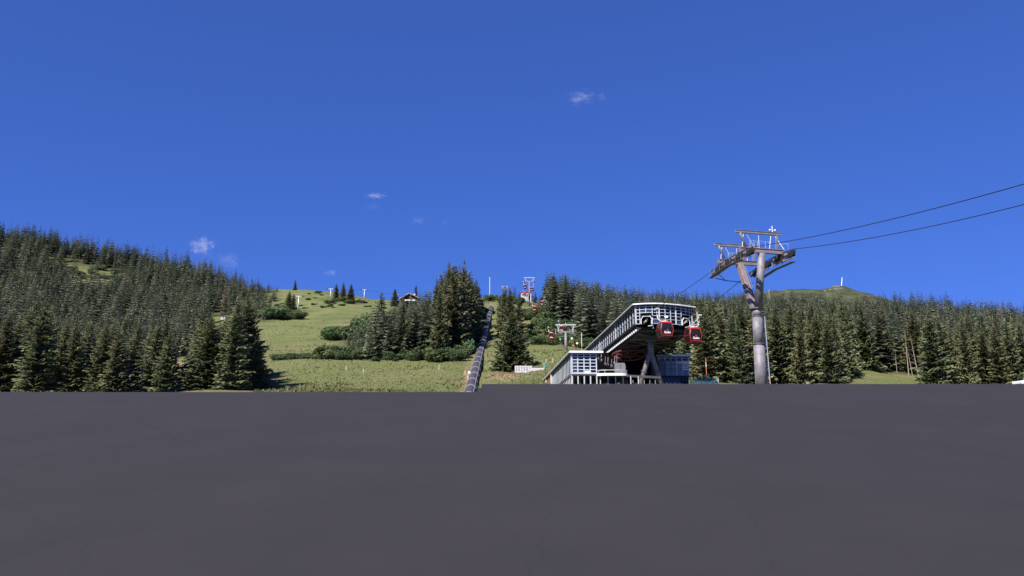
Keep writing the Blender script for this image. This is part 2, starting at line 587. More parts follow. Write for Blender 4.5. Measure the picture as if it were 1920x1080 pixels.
# ------------------------------------------------------------------ terrain
TAIL = [(3200, 640), (7000, 800)]
COLS = [
    (-500, [(60, 742), (140, 741), (220, 700), (320, 640), (450, 575), (600, 502), (800, 428), (1000, 434), (1600, 515)]),
    (0,    [(60, 742), (140, 741), (220, 700), (320, 645), (450, 585), (600, 520), (800, 450), (1000, 453), (1600, 520)]),
    (110,  [(60, 742), (140, 741), (220, 703), (320, 652), (450, 596), (600, 539), (800, 471), (1000, 472), (1600, 535)]),
    (250,  [(60, 742), (140, 741), (220, 705), (320, 660), (450, 610), (600, 560), (800, 499), (1000, 500), (1600, 555)]),
    (400,  [(60, 742), (120, 741), (165, 722), (220, 682), (320, 650), (450, 612), (600, 576), (800, 533), (1000, 534), (1600, 570)]),
    (480,  [(60, 742), (115, 741), (150, 733), (205, 679), (240, 668), (300, 648), (380, 616), (450, 605), (550, 585), (700, 562), (850, 545), (1000, 546), (1600, 570)]),
    (560,  [(60, 742), (115, 741), (150, 732), (205, 677), (240, 668), (300, 648), (380, 614), (450, 606), (550, 592), (650, 576), (750, 560), (850, 544), (1000, 543), (1600, 570)]),
    (640,  [(60, 742), (115, 741), (150, 732), (205, 677), (240, 668), (300, 645), (380, 616), (480, 594), (600, 575), (750, 560), (850, 552), (1000, 552), (1600, 575)]),
    (700,  [(60, 742), (115, 741), (150, 732), (205, 680), (240, 668), (300, 640), (380, 618), (480, 598), (600, 578), (800, 563), (1000, 562), (1600, 580)]),
    (790,  [(60, 742), (115, 741), (150, 733), (205, 681), (240, 664), (300, 630), (380, 602), (430, 586), (500, 576), (700, 569), (1000, 568), (1600, 585)]),
    (855,  [(60, 742), (115, 742), (150, 734), (205, 679), (228, 662), (262, 640), (300, 619), (345, 598), (400, 580), (500, 570), (700, 565), (1000, 565), (1600, 585)]),
    (892,  [(60, 742), (115, 744), (150, 743), (172, 712), (204, 683), (228, 660), (262, 636), (300, 610), (345, 585), (400, 570), (500, 562), (700, 560), (1000, 562), (1600, 585)]),
    (925,  [(60, 730), (110, 732), (150, 727), (172, 705), (204, 675), (228, 652), (262, 628), (300, 604), (345, 580), (400, 568), (500, 561), (700, 559), (1000, 562), (1600, 585)]),
    (965,  [(60, 730), (110, 728), (150, 712), (185, 698), (200, 680), (240, 652), (300, 612), (350, 584), (420, 570), (500, 563), (700, 561), (1000, 564), (1600, 585)]),
    (1000, [(60, 730), (110, 728), (140, 714), (165, 697), (205, 672), (240, 653), (270, 630), (310, 600), (360, 582), (430, 572), (600, 566), (1000, 568), (1600, 585)]),
    (1060, [(60, 730), (110, 728), (150, 702), (205, 670), (240, 653), (270, 633), (310, 608), (360, 598), (430, 588), (600, 578), (1000, 575), (1600, 590)]),
    (1130, [(60, 730), (110, 730), (150, 712), (205, 680), (245, 658), (300, 632), (350, 612), (430, 600), (600, 585), (1000, 578), (1600, 592)]),
    (1250, [(60, 730), (115, 731), (150, 716), (200, 692), (300, 655), (400, 625), (600, 590), (900, 575), (1600, 592)]),
    (1450, [(60, 730), (130, 727), (200, 718), (235, 710), (300, 670), (400, 630), (600, 592), (900, 577), (1600, 595)]),
    (1600, [(60, 730), (120, 727), (160, 722), (205, 700), (225, 692), (300, 660), (400, 626), (560, 600), (900, 588), (1600, 605)]),
    (1735, [(60, 730), (130, 727), (185, 722), (215, 713), (235, 706), (300, 668), (400, 628), (560, 600), (900, 590), (1600, 610)]),
    (1900, [(60, 730), (130, 731), (210, 730), (260, 714), (330, 682), (450, 640), (600, 612), (800, 602), (1600, 620)]),
    (2500, [(60, 730), (130, 731), (210, 730), (260, 714), (330, 680), (450, 638), (600, 612), (800, 602), (1600, 620)]),
]
UU = np.linspace(-1.6, 1.6, 401)
YY = np.exp(np.linspace(math.log(58), math.log(7000), 260))
colpx = np.array([c[0] for c in COLS], float)
tab = np.zeros((len(COLS), len(YY)))
for i, (c, pts) in enumerate(COLS):
    pts = pts + TAIL
    ys = np.log([p[0] for p in pts]); pv = [p[1] for p in pts]
    tab[i] = np.interp(np.log(YY), ys, pv)
vv = (540 - tab) / F
gtab = (sp + vv * cp) / (cp - vv * sp)
G = np.zeros((len(UU), len(YY)))
for j in range(len(YY)):
    g = np.full(len(UU), 0.12)
    for _ in range(4):
        pxs = 960 + F * UU / (cp + g * sp)
        g = np.interp(pxs, colpx, gtab[:, j])
    G[:, j] = g


def blur(A, k, axis):
    ker = np.hanning(k + 2)[1:-1]; ker /= ker.sum()
    pad = [(0, 0), (0, 0)]; pad[axis] = (k // 2, k // 2)
    B = np.pad(A, pad, mode='edge')
    return np.apply_along_axis(lambda r: np.convolve(r, ker, 'valid'), axis, B)


G = blur(blur(G, 5, 1), 5, 0)
ZT = G * YY[None, :]


def vnoise(x, y, seed=0):
    xi = np.floor(x).astype(np.int64); yi = np.floor(y).astype(np.int64)
    fx = x - xi; fy = y - yi
    fx = fx * fx * (3 - 2 * fx); fy = fy * fy * (3 - 2 * fy)
    def h(a, b):
        n = (a * 374761393 + b * 668265263 + seed * 974634777) & 0xFFFFFFFF
        n = ((n ^ (n >> 13)) * 1274126177) & 0xFFFFFFFF
        return ((n ^ (n >> 16)) & 0xFFFF) / 65535.0
    return (h(xi, yi) * (1 - fx) + h(xi + 1, yi) * fx) * (1 - fy) + (h(xi, yi + 1) * (1 - fx) + h(xi + 1, yi + 1) * fx) * fy


def ground(x, y):
    x = np.asarray(x, float); y = np.asarray(y, float)
    yc = np.clip(y, YY[0], YY[-1] * 0.999)
    fu = np.clip((x / yc - UU[0]) / (UU[1] - UU[0]), 0, len(UU) - 1.001)
    fy = np.clip((np.log(yc) - math.log(58)) / (math.log(7000) - math.log(58)) * (len(YY) - 1), 0, len(YY) - 1.001)
    i = fu.astype(int); j = fy.astype(int)
    a = fu - i; b = fy - j
    z = ((ZT[i, j] * (1 - a) + ZT[i + 1, j] * a) * (1 - b) + (ZT[i, j + 1] * (1 - a) + ZT[i + 1, j + 1] * a) * b) + CAM.z
    amp = np.clip((yc - 120) / 120, 0, 1)
    z = z + amp * ((vnoise(x / 9, y / 9, 1) - .5) * 0.9 + (vnoise(x / 27, y / 27, 2) - .5) * 1.6)
    z = z + amp * ((vnoise(x / 46 + 7, (y + x * .12) / 15, 12) - .5) * 1.5 + (vnoise(x / 20, (y - x * .1) / 6.5, 13) - .5) * .5)
    z = z + np.clip((yc - 350) / 400, 0, 1) * (vnoise(x / 70, y / 70, 3) - .5) * 7
    return z


def gz(x, y):
    return float(ground(np.array([x]), np.array([y]))[0])


def on_ground(px, y):
    """ground point seen in picture column px at distance y"""
    g = 0.12
    for _ in range(6):
        x = (px - 960) / F * (cp + g * sp) * y
        g = (gz(x, y) - CAM.z) / y
    return Vector((x, y, gz(x, y)))


def ground_at(px, py, y0=120, y1=1200):
    """first ground point on the ray of a picture position"""
    for y in np.arange(y0, y1, 3.0):
        p = P(px, py, y)
        if p.z < gz(p.x, y):
            return p
    return P(px, py, y1)


def in_clearing(px, py):
    e = ((px - 168) / 60) ** 2 + ((py - 516 - (px - 168) * .10) / 26) ** 2
    e2 = ((px - 88) / 26) ** 2 + ((py - 471) / 8) ** 2
    return (e < 1) | (e2 < 1)


def forest_prob(px, py, y):
    """how densely spruces stand at a ground spot, 0..1"""
    p = np.zeros_like(px)
    # left foreground stand and hillside
    left_edge = np.interp(y, [120, 180, 260, 330, 450, 600, 740, 860, 1000], [306, 308, 312, 400, 478, 488, 500, 508, 508])
    p = np.where((px < left_edge) & (y > 132) & (y < 900), np.where((y > 330) & (px > left_edge - 45), .55, 1.0), p)
    p = np.where((px >= left_edge) & (px < left_edge + 22) & (y > 420) & (y < 900), .30, p)
    p = np.where((px > 358) & (px < 462) & (y > 140) & (y < 178), 1.0, p)
    p = np.where(in_clearing(px, py) & (y > 500) & (y < 745), 0.05, p)
    p = np.where((px > 392) & (px < 448) & (py > 592) & (py < 640) & (y > 300), 0.0, p)
    # central grove
    gl = np.interp(y, [208, 225, 255, 300, 345], [676, 670, 664, 640, 612])
    gr = np.interp(y, [208, 225, 255, 300, 345], [846, 866, 886, 897, 900])
    p = np.where((px > gl) & (px < gr) & (y > 210) & (y < 350), 1.0, p)
    p = np.where((px > 690) & (px < 905) & (y >= 350) & (y < 430) & ((px < 730) | (px > 800)), 0.7, p)
    # behind the station
    p = np.where((px > 1085) & (px < 1300) & (y > 250) & (y < 520), 1.0, p)
    p = np.where((px > 1022) & (px <= 1085) & (y > 318) & (y < 520), 1.0, p)
    p = np.where((px > 940) & (px <= 1022) & (y > 430) & (y < 640), 0.35, p)
    # right forest
    yr = np.interp(px, [1190, 1300, 1590, 1610, 1690, 1735, 1745, 2100], [245, 160, 165, 226, 234, 232, 185, 185])
    p = np.where((px >= 1190) & (px < 2150) & (y > yr) & (y < 640), 1.0, p)
    p = np.where((px >= 1190) & (px < 2150) & (y >= 640) & (y < 900), 0.6, p)
    return p


# terrain sheet, fan shaped, out past the ridges
nu, ny = 420, 300
us = np.linspace(-1.55, 1.55, nu)
ys = np.exp(np.linspace(math.log(65.8), math.log(6900), ny))
Ug, Yg = np.meshgrid(us, ys, indexing='ij')
Xg = Ug * Yg
Zg = ground(Xg, Yg)
pxg, pyg, dg = project(Xg, Yg, Zg)
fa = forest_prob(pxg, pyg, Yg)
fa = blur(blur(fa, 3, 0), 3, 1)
tube_px = np.interp(Yg, [120, 150, 176, 208, 240, 260, 300, 345], [876, 882, 890.5, 897, 903, 909, 914, 920])
soil = np.clip(1 - np.abs(pxg - (tube_px - 16 * 150 / Yg)) / (11 * 150 / Yg), 0, 1) * (Yg < 210) * (Yg > 100)
soil = np.maximum(soil, np.clip(1 - ((pxg - 335) / 14) ** 2 - ((pyg - 695) / 34) ** 2, 0, 1) * (Yg > 130) * (Yg < 260))
soil = np.maximum(soil, 0.8 * np.clip(1.3 - ((pxg - 945) / 34) ** 2 - ((pyg - 705) / 9) ** 2, 0, 1) * (Yg < 260))
soil = np.maximum(soil, 0.7 * np.clip(1 - ((pxg - 190) / 40) ** 2 - ((pyg - 523) / 7) ** 2, 0, 1))
heath_ = np.clip((Yg - 330) / 200, 0.12, 1)
idx = np.arange(nu * ny).reshape(nu, ny)
quads = np.stack([idx[:-1, :-1], idx[1:, :-1], idx[1:, 1:], idx[:-1, 1:]], -1).reshape(-1, 4)
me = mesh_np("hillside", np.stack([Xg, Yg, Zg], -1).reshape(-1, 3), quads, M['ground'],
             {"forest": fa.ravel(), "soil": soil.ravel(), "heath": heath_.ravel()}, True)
hill = bpy.data.objects.new("hillside", me)
C.objects.link(hill)
tag(hill, kind="structure")

# far bare mountain on the right
sky_pts = [(1150, 600), (1300, 580), (1380, 556), (1440, 545), (1480, 541), (1540, 541), (1562, 537), (1578, 535), (1592, 538),
           (1615, 546), (1650, 558), (1720, 580), (1900, 620), (2200, 650)]
mx_ = np.linspace(300, 1700, 160)
my_ = np.linspace(1500, 2700, 90)
MX, MY = np.meshgrid(mx_, my_, indexing='ij')
yc_ = 1950.0
g0 = 0.2
pxm = 960 + F * (MX / yc_) / (cp + g0 * sp)
pk = np.interp(pxm, [s[0] for s in sky_pts], [s[1] for s in sky_pts])
vv = (540 - pk) / F
zr = (sp + vv * cp) / (cp - vv * sp) * yc_ + CAM.z
fall = 1 - np.where(MY < yc_, (yc_ - MY) * 0.42, (MY - yc_) * 0.55) / np.maximum(zr, 1)
MZ = zr * fall + (vnoise(MX / 60, MY / 60, 5) - .5) * 14 * np.clip(np.abs(MY - yc_) / 80, 0.15, 1) + (vnoise(MX / 18, MY / 18, 6) - .5) * 4
idx = np.arange(MX.size).reshape(MX.shape)
quads = np.stack([idx[:-1, :-1], idx[1:, :-1], idx[1:, 1:], idx[:-1, 1:]], -1).reshape(-1, 4)
M['far_ground'] = mat_plain("far_alpine_grass", (0.036, 0.048, 0.026), 0.95, 0, 0.5, 0.03, 0.3, col2=(0.085, 0.095, 0.048), spec=0.1)
me = mesh_np("mountain", np.stack([MX, MY, MZ], -1).reshape(-1, 3), quads, M['far_ground'], None, True)
mountain = bpy.data.objects.new("mountain", me)
C.objects.link(mountain)
tag(mountain, kind="structure")

# asphalt forecourt: rises to a crest 65 m ahead, right half a low step higher
CREST = 65.0
zl = P(960, 735, CREST).z
zr_ = P(960, 720, CREST).z
slope = zl / CREST
XS = sorted(set(list(np.linspace(-160, -4, 40)) + [P(896.5, 735, CREST).x - .02, P(896.8, 730, CREST).x, P(903.7, 730, CREST).x, P(904.0, 725, CREST).x]
            + list(np.linspace(-2.2, 160, 40))))
YS = list(np.linspace(-60, 44, 27)) + list(np.linspace(46, CREST, 14))
vs, fs = [], []
znotch = P(900, 727.5, CREST).z
for x in XS:
    for y in YS:
        base = slope * max(y, -20)
        t = max(0.0, (y - 44) / (CREST - 44)) ** 2
        top = 0.0
        if x > P(903.9, 730, CREST).x: top = zr_ - zl
        elif x > P(896.7, 730, CREST).x - .001: top = znotch - zl
        vs.append((x, y, base + top * t))
    vs.append((x, CREST + 0.05, zl - 4.0))
    vs.append((x, CREST - 0.6, zl - 6.0))
m_ = len(YS) + 2
for i in range(len(XS) - 1):
    for j in range(m_ - 1):
        a = i * m_ + j
        fs.append((a, a + m_, a + m_ + 1, a + 1))
me = bpy.data.meshes.new("forecourt")
me.from_pydata(vs, [], fs)
me.materials.append(M['asphalt'])
fore = bpy.data.objects.new("forecourt", me)
C.objects.link(fore)
tag(fore, kind="structure")
# ------------------------------------------------------------------ gondola station (upper hall)
AX = Vector((0, 0, 1))
A0 = P(1187, 570, 98.0)
ZR = A0.z                                   # roof plane of the hall
fpx = [(1187, 570), (1208, 568.6), (1230, 568.2), (1250, 569.0), (1275, 571.3), (1303, 575.2)]
front = [PZ(a, b, ZR) for a, b in fpx]
FL, FR = front[0], front[-1]
BL = PZ(1097, 655, ZR)
axis = Vector((BL.x - FL.x, BL.y - FL.y, 0))
LEN = min(axis.length, 44.0)
axis.normalize()
BL = FL + axis * LEN
BR = FR + axis * (LEN - (FR - FL).dot(axis))
ZF = P(1192, 607.5, 98.2).z                 # underside of the glazing
down = Vector((0, 0, ZF - ZR))
right_ = Vector((axis.y, -axis.x, 0))
base_y = 104.0
stn = empty("gondola_station", (FL.x + 3.5, FL.y + 8, gz(FL.x + 3.5, FL.y + 8)),
            "elevated glass station hall on a forked steel column with white roof edge", "lift station")


def inset(p, d):
    """moves a roof corner towards the middle of the hall"""
    c = (FL + FR + BL + BR) / 4
    v = Vector((c.x - p.x, c.y - p.y, 0))
    s = v.dot(right_); t = v.dot(axis)
    return p + right_ * math.copysign(d, s) + axis * math.copysign(d, t)


# roof slab + white fascia
mb = MB()
poly = front + [BR, BL]
mb.prism([p - Vector((0, 0, 0.16)) for p in poly], (0, 0, 0.14))
mb.build("roof", M['roof_grey'], stn)
mb = MB()
for i in range(len(front) - 1):
    mb.bar(front[i] + Vector((0, 0, -0.05)) - axis * .06, front[i + 1] + Vector((0, 0, -0.05)) - axis * .06, 0.10, 0.14)
mb.build("fascia", M['white'], stn)
mb = MB()
mb.bar(FL - right_ * .06 + Vector((0, 0, -.05)) , BL - right_ * .06 + Vector((0, 0, -.05)), 0.10, 0.17)
mb.bar(FR + right_ * .06 + Vector((0, 0, -.05)), BR + right_ * .06 + Vector((0, 0, -.05)), 0.10, 0.17)
mb.build("side_fascia", M['offwhite'], stn)
# front glazing line, slightly behind the roof edge
glz = [p + axis * 0.35 for p in front]
glz[0] = glz[0] + right_ * 0.35
glz[-1] = glz[-1] - right_ * 0.35


def along(pts, t):
    L = [0]
    for a, b in zip(pts[:-1], pts[1:]):
        L.append(L[-1] + (b - a).length)
    s = t * L[-1]
    for i in range(len(pts) - 1):
        if s <= L[i + 1] + 1e-9:
            return pts[i].lerp(pts[i + 1], (s - L[i]) / max(1e-9, L[i + 1] - L[i]))
    return pts[-1].copy()


mull_t = [0.0, .065, .16, .255, .36, .455, .55, .645, .75, .855, .945, 1.0]
rows = [0.07, 0.22, 0.40, 0.57, 0.76, 1.0]        # rails as share of the glazing height
HG = ZR - ZF - 0.2


def gp(t, s):
    p = along(glz, t)
    return Vector((p.x, p.y, ZR - 0.2 - HG * s))


portal_l = (2, 4, 3)                       # columns, first row of the openings
portal_r = (8, 10, 3)


def is_open(ci, ri):
    return (1 <= ci < 3 and ri >= 3) or (8 <= ci < 10 and ri >= 3)


for i, t in enumerate(mull_t):
    mb = MB()
    w = 0.15 if i in (4, 7) else 0.085
    low = 1.0
    if i in (2, 9): low = rows[2] + .02
    mb.bar(gp(t, 0), gp(t, low), w, w, up=axis)
    mb.build("mullion", M['frame'] if i not in (0, 11) else M['offwhite'], stn)
for ri, s in enumerate(rows):
    mb = MB()
    for ci in range(len(mull_t) - 1):
        if ri > 3 and is_open(ci, 4):
            continue
        a, b = gp(mull_t[ci], s), gp(mull_t[ci + 1], s)
        mb.bar(a - axis * .012, b - axis * .012, 0.08, 0.06)
        if ri > 2 and (ci == 0 or ci == 7 or ci == 2): pass
        nxt = ci + 1
        if ri > 3 and nxt < len(mull_t) - 1 and is_open(nxt, 4):
            mb.build("rail", M['frame'], stn); mb = MB()
    mb.build("rail", M['frame'], stn)
pr = [0.0] + rows
for ci in range(len(mull_t) - 1):
    for ri in range(1, len(rows)):
        if is_open(ci, ri - 0):
            continue
        a, b = gp(mull_t[ci], rows[ri - 1]), gp(mull_t[ci + 1], rows[ri - 1])
        c, d = gp(mull_t[ci + 1], rows[ri]), gp(mull_t[ci], rows[ri])
        mb = MB()
        tilt = Vector((0, 0.0, 0)) + axis * random.uniform(-.02, .03)
        mb.prism([a + axis * .02, b + axis * .02, c + axis * .02 + tilt, d + axis * .02 + tilt], axis * 0.02)
        mb.build("pane", M['glass'] if random.random() < .8 else M['glass_blue'], stn)
# white portal frames where the cabins run in
for (c0, c1) in ((1, 3), (8, 10)):
    ta, tb = mull_t[c0], mull_t[c1]
    pa = gp(ta + .012, 0.62) - axis * .25
    pb = gp(tb - .012, 0.62) - axis * .25
    la = gp(ta + .012, 1.03) - axis * .25
    lb = gp(tb - .012, 1.03) - axis * .25
    mb = MB()
    mb.tube([la, la.lerp(pa, .6), pa + (pb - pa) * .18, pa + (pb - pa) * .82, lb.lerp(pb, .6), lb], 0.05, 6)
    mb.build("portal_frame", M['white'], stn)
    mb = MB()
    mb.bar(gp(ta, .58) - axis * .1, gp(tb, .58) - axis * .1, 0.14, 0.16)
    mb.build("lintel", M['dark'], stn)
# paper notice in the glass
mb = MB(); a = gp(.47, .62); mb.box(a - axis * .09, 0.42, 0.02, 0.26, right_, axis, AX)
mb.build("notice", M['white'], stn)
# left side wall, long glazed flank
wl_a = FL + right_ * 0.35 + axis * 0.35
n_m = 24
for i in range(n_m + 1):
    p = wl_a + axis * ((LEN - 0.7) * i / n_m)
    mb = MB()
    big = i % 8 == 0
    mb.bar(Vector((p.x, p.y, ZR - .17)), Vector((p.x, p.y, ZF)), 0.20 if big else 0.07, 0.2 if big else 0.035, up=axis)
    mb.build("mullion", M['offwhite'] if big else M['frame'], stn)
for i in range(n_m):
    p = wl_a + axis * ((LEN - 0.7) * i / n_m) + right_ * .03
    q = wl_a + axis * ((LEN - 0.7) * (i + 1) / n_m) + right_ * .03
    mb = MB()
    mb.prism([Vector((p.x, p.y, ZR - .2)), Vector((q.x, q.y, ZR - .2)), Vector((q.x, q.y, ZF + .1)), Vector((p.x, p.y, ZF + .1))], right_ * .02)
    mb.build("pane", M['glass'] if i % 4 else M['glass_blue'], stn)
mb = MB()
for s in (0.5,):
    a = wl_a - right_ * .02; b = wl_a + axis * (LEN - .7) - right_ * .02
    z = ZR - .2 - HG * s
    mb.bar(Vector((a.x, a.y, z)), Vector((b.x, b.y, z)), .06, .05)
mb.build("rail", M['frame'], stn)
mb = MB()
a = wl_a - right_ * .05; b = wl_a + axis * (LEN - .7) - right_ * .05
mb.bar(Vector((a.x, a.y, ZF - .03)), Vector((b.x, b.y, ZF - .03)), .3, .22)
mb.build("sill", M['dark'], stn)
# right side and back closed walls
mb = MB()
c0 = FR - right_ * .4 + axis * .5; c1 = BR - right_ * .4 - axis * .5
mb.prism([Vector((c0.x, c0.y, ZR - .2)), Vector((c1.x, c1.y, ZR - .2)), Vector((c1.x, c1.y, ZF)), Vector((c0.x, c0.y, ZF))], right_ * .08)
c2 = BL + right_ * .45 - axis * .5
mb.prism([Vector((c1.x, c1.y, ZR - .2)), Vector((c2.x, c2.y, ZR - .2)), Vector((c2.x, c2.y, ZF)), Vector((c1.x, c1.y, ZF))], axis * .08)
mb.build("wall", M['panel_dark'], stn)
# floor deck and the steel under it
mb = MB()
d0 = FL + right_ * .5 + axis * 1.2; d1 = FR - right_ * .6 + axis * 1.2
d2 = BR - right_ * .6 - axis * .6; d3 = BL + right_ * .5 - axis * .6
mb.prism([Vector((p.x, p.y, ZF - .30)) for p in (d0, d1, d2, d3)], (0, 0, .16))
mb.build("floor_deck", M['dark'], stn)
WID = (FR - FL).dot(right_)


def hp(s, t, z):
    """hall point: s metres right of the left edge, t metres behind the front"""
    p = FL + right_ * s + axis * t
    return Vector((p.x, p.y, z))


for s in (1.1, WID / 2 - .6, WID / 2 + .7, WID - 1.2):
    mb = MB()
    mb.bar(hp(s, 1.6, ZF - .62), hp(s, LEN - 3, ZF - .62), .10, .55)
    mb.bar(hp(s, 1.6, ZF - .36), hp(s, LEN - 3, ZF - .36), .30, .05)
    mb.bar(hp(s, 1.6, ZF - .90), hp(s, LEN - 3, ZF - .90), .30, .05)
    mb.build("girder", M['girder'], stn)
for t in np.arange(2.4, LEN - 4, 3.1):
    mb = MB()
    mb.bar(hp(.8, t, ZF - .52), hp(WID - .8, t, ZF - .52), .16, .30)
    mb.build("cross_beam", M['girder'], stn)
for k, t in enumerate(np.arange(2.6, LEN - 8, 6.2)):
    mb = MB()
    mb.bar(hp(1.2, t, ZF - .95), hp(WID - 1.2, t + 5.6, ZF - .95), .10, .10)
    mb.bar(hp(WID - 1.2, t, ZF - .98), hp(1.2, t + 5.6, ZF - .98), .10, .10)
    mb.build("brace", M['steel_brown'], stn)
# tyre conveyors along both tracks (rail, hangers, tyres)
for side, s in ((-1, 0.55), (1, WID - .75)):
    z = ZF - .72
    mb = MB()
    mb.bar(hp(s, .2, z), hp(s, LEN - 8, z), .14, .22)
    mb.tube([hp(s - .2, .1, z - .25), hp(s - .2, LEN - 8, z - .25)], .06, 6)
    mb.tube([hp(s + .22, -.3, z + .12), hp(s + .22, 1.2, z - .1), hp(s + .22, LEN - 8, z - .1)], .05, 6)
    mb.build("conveyor_rail", M['girder'], stn)
    mb = MB()
    for t in np.arange(.6, LEN - 8, .62):
        c = hp(s - .18 * side, t, z + .12)
        mb.tube([c - right_ * .07, c + right_ * .07], .23, 10)
    o = mb.build("conveyor_tyre", M['rubber'], stn)
    o["kind"] = "stuff"
    mb = MB()
    for t in np.arange(.9, LEN - 8, 1.24):
        c = hp(s + .1, t, z)
        mb.box(c + right_ * -.22, .16, .34, .26, right_, axis, AX)
        mb.bar(hp(s, t, z + .1), hp(s, t, ZF - .28), .07, .07, up=axis)
    o = mb.build("conveyor_bracket", M['white'] if side < 0 else M['galv'], stn)
    o["kind"] = "stuff"
# entry gear poking out of the two portals
for s in (WID * .20, WID * .82):
    mb = MB()
    for k in range(5):
        c = hp(s, -.2 + k * .42, ZF + .42 - k * .02)
        mb.tube([c - right_ * .06, c + right_ * .06], .24, 10)
    mb.build("entry_sheave", M['rubber'], stn)
    mb = MB()
    mb.bar(hp(s - .2, -.5, ZF + .3), hp(s - .2, 3, ZF + .2), .08, .24)
    mb.bar(hp(s + .55, -.2, ZF - .1), hp(s + .55, -.2, ZF + 1.0), .1, .1, up=axis)
    mb.bar(hp(s + .1, -.2, ZF - .3), hp(s + .75, -.25, ZF - .25), .3, .1)
    mb.bar(hp(s + .75, -.2, ZF - .6), hp(s + .75, -.2, ZF + .3), .09, .09, up=axis)
    mb.build("entry_bracket", M['offwhite'], stn)
# service gantry at the right front corner
mb = MB()
mb.bar(hp(WID - 1.3, -.5, ZF - .35), hp(WID - .1, -.3, ZF + .75), .08, .09)
mb.bar(hp(WID - 1.9, -.4, ZF - .5), hp(WID - .4, -.3, ZF - .05), .2, .08)
mb.bar(hp(WID - .3, -.35, ZF - .1), hp(WID - .3, -.35, ZF + 1.5), .09, .09, up=axis)
mb.build("service_bracket", M['offwhite'], stn)
# head beam, column, forked legs
COL = P(1219.5, 636, 103.5)
zb = COL.z
mb = MB()
mb.box((COL.x, COL.y, zb + .02), 4.4, 1.0, .35, right_, axis, AX)
mb.box((COL.x + 1.0, COL.y - .5, zb - .02 + .3), 5.6, .2, .12, right_, axis, AX)
mb.box((COL.x, COL.y, zb + .55), 3.2, 1.4, .7, right_, axis, AX)
mb.build("head_beam", M['girder'], stn)
fork_z = P(1219.5, 664, 103.5).z
mb = MB()
mb.tube([(COL.x, COL.y, zb - .15), (COL.x, COL.y, fork_z)], .40, 20)
mb.tube([(COL.x, COL.y, zb - .15), (COL.x, COL.y, zb - .3)], .62, 20)
mb.build("column", M['galv'], stn, True)
for e0, e1, px0 in (((1216.5, 668), (1201, 720), -1), ((1222.5, 668), (1240, 720), 1)):
    a = P(*e0, 103.5); b = P(*e1, 103.5)
    d = (b - a).normalized()
    foot = a + d * ((a.z - gz(a.x, a.y) + 0.4) / -d.z)
    top = Vector((COL.x + px0 * .06, COL.y, fork_z + .35))
    mb = MB()
    mb.tube([top, a, foot], [.33, .31, .30], 18)
    lg = mb.build("leg", M['galv'], stn, True)
    f0 = P(e0[0] + (e1[0] - e0[0]) * .56, e0[1] + (e1[1] - e0[1]) * .56, 103.5)
    mb = MB()
    mb.tube([f0 - d * .07, f0 + d * .07], .42, 18)
    mb.build("flange", M['girder'], lg)
# bull wheel
BW = P(1179, 666, 113.0)
tl = math.radians(11)
bx_, by_ = right_, (axis * math.cos(tl) - AX * math.sin(tl))
mb = MB()
mb.torus(BW, bx_, by_, 2.35, .17, 40, 8)
mb.torus(BW, bx_, by_, 1.0, .10, 24, 6)
nrm = bx_.cross(by_)
for k in range(6):
    a = math.pi / 3 * k + .2
    d = bx_ * math.cos(a) + by_ * math.sin(a)
    mb.bar(BW, BW + d * 2.3, .26, .18, up=nrm)
mb.tube([BW - nrm * .3, BW + nrm * .35], .42, 14)
mb.build("bull_wheel", M['red_dull'], stn)
mb = MB()
mb.tube([BW + nrm * .3, BW + Vector((0, 0, ZF - BW.z - .6))], .35, 12)
mb.box(BW + Vector((0, 0, 1.3)), 2.6, 2.4, .5, right_, axis, AX)
mb.build("wheel_mount", M['girder'], stn)
# rear legs in the dark of the boarding level
for s in (.9, WID - .9):
    for t in (17, 27, 37):
        p = hp(s, t, ZF - .4)
        mb = MB()
        mb.bar(p, Vector((p.x, p.y, gz(p.x, p.y) - .3)), .35, .35, up=axis)
        mb.build("support", M['girder'], stn)

# ------------------------------------------------------------------ boarding pavilion (lower left)
L0 = P(1068.3, 658.2, 97.5)
ZL = L0.z
R0 = PZ(1130, 659.3, ZL)
LB = PZ(1018.5, 711.5, ZL)
ax2 = Vector((LB.x - L0.x, LB.y - L0.y, 0))
len2 = ax2.length
ax2.normalize()
rt2 = Vector((ax2.y, -ax2.x, 0))
w2 = (R0 - L0).dot(rt2)
ZLF = P(1071, 698.5, 97.8).z               # floor level of the glazed storey
pav = empty("boarding_pavilion", (L0.x + 2, L0.y + 4, gz(L0.x + 2, L0.y + 4)),
            "low flat roofed glass pavilion on white posts left of the elevated hall", "building")


def lp(s, t, z):
    p = L0 + rt2 * s + ax2 * t
    return Vector((p.x, p.y, z))


mb = MB()
mb.prism([lp(0.05, .05, ZL - .2), lp(w2, .05, ZL - .2), lp(w2, len2, ZL - .2), lp(0.05, len2, ZL - .2)], (0, 0, .16))
mb.build("roof", M['roof_grey'], pav)
mb = MB(); mb.bar(lp(-.05, -.03, ZL - .08), lp(w2, -.03, ZL - .08), .12, .24); mb.build("fascia", M['white'], pav)
mb = MB(); mb.bar(lp(-.03, .08, ZL - .09), lp(-.03, len2, ZL - .09), .12, .20); mb.build("side_fascia", M['offwhite'], pav)
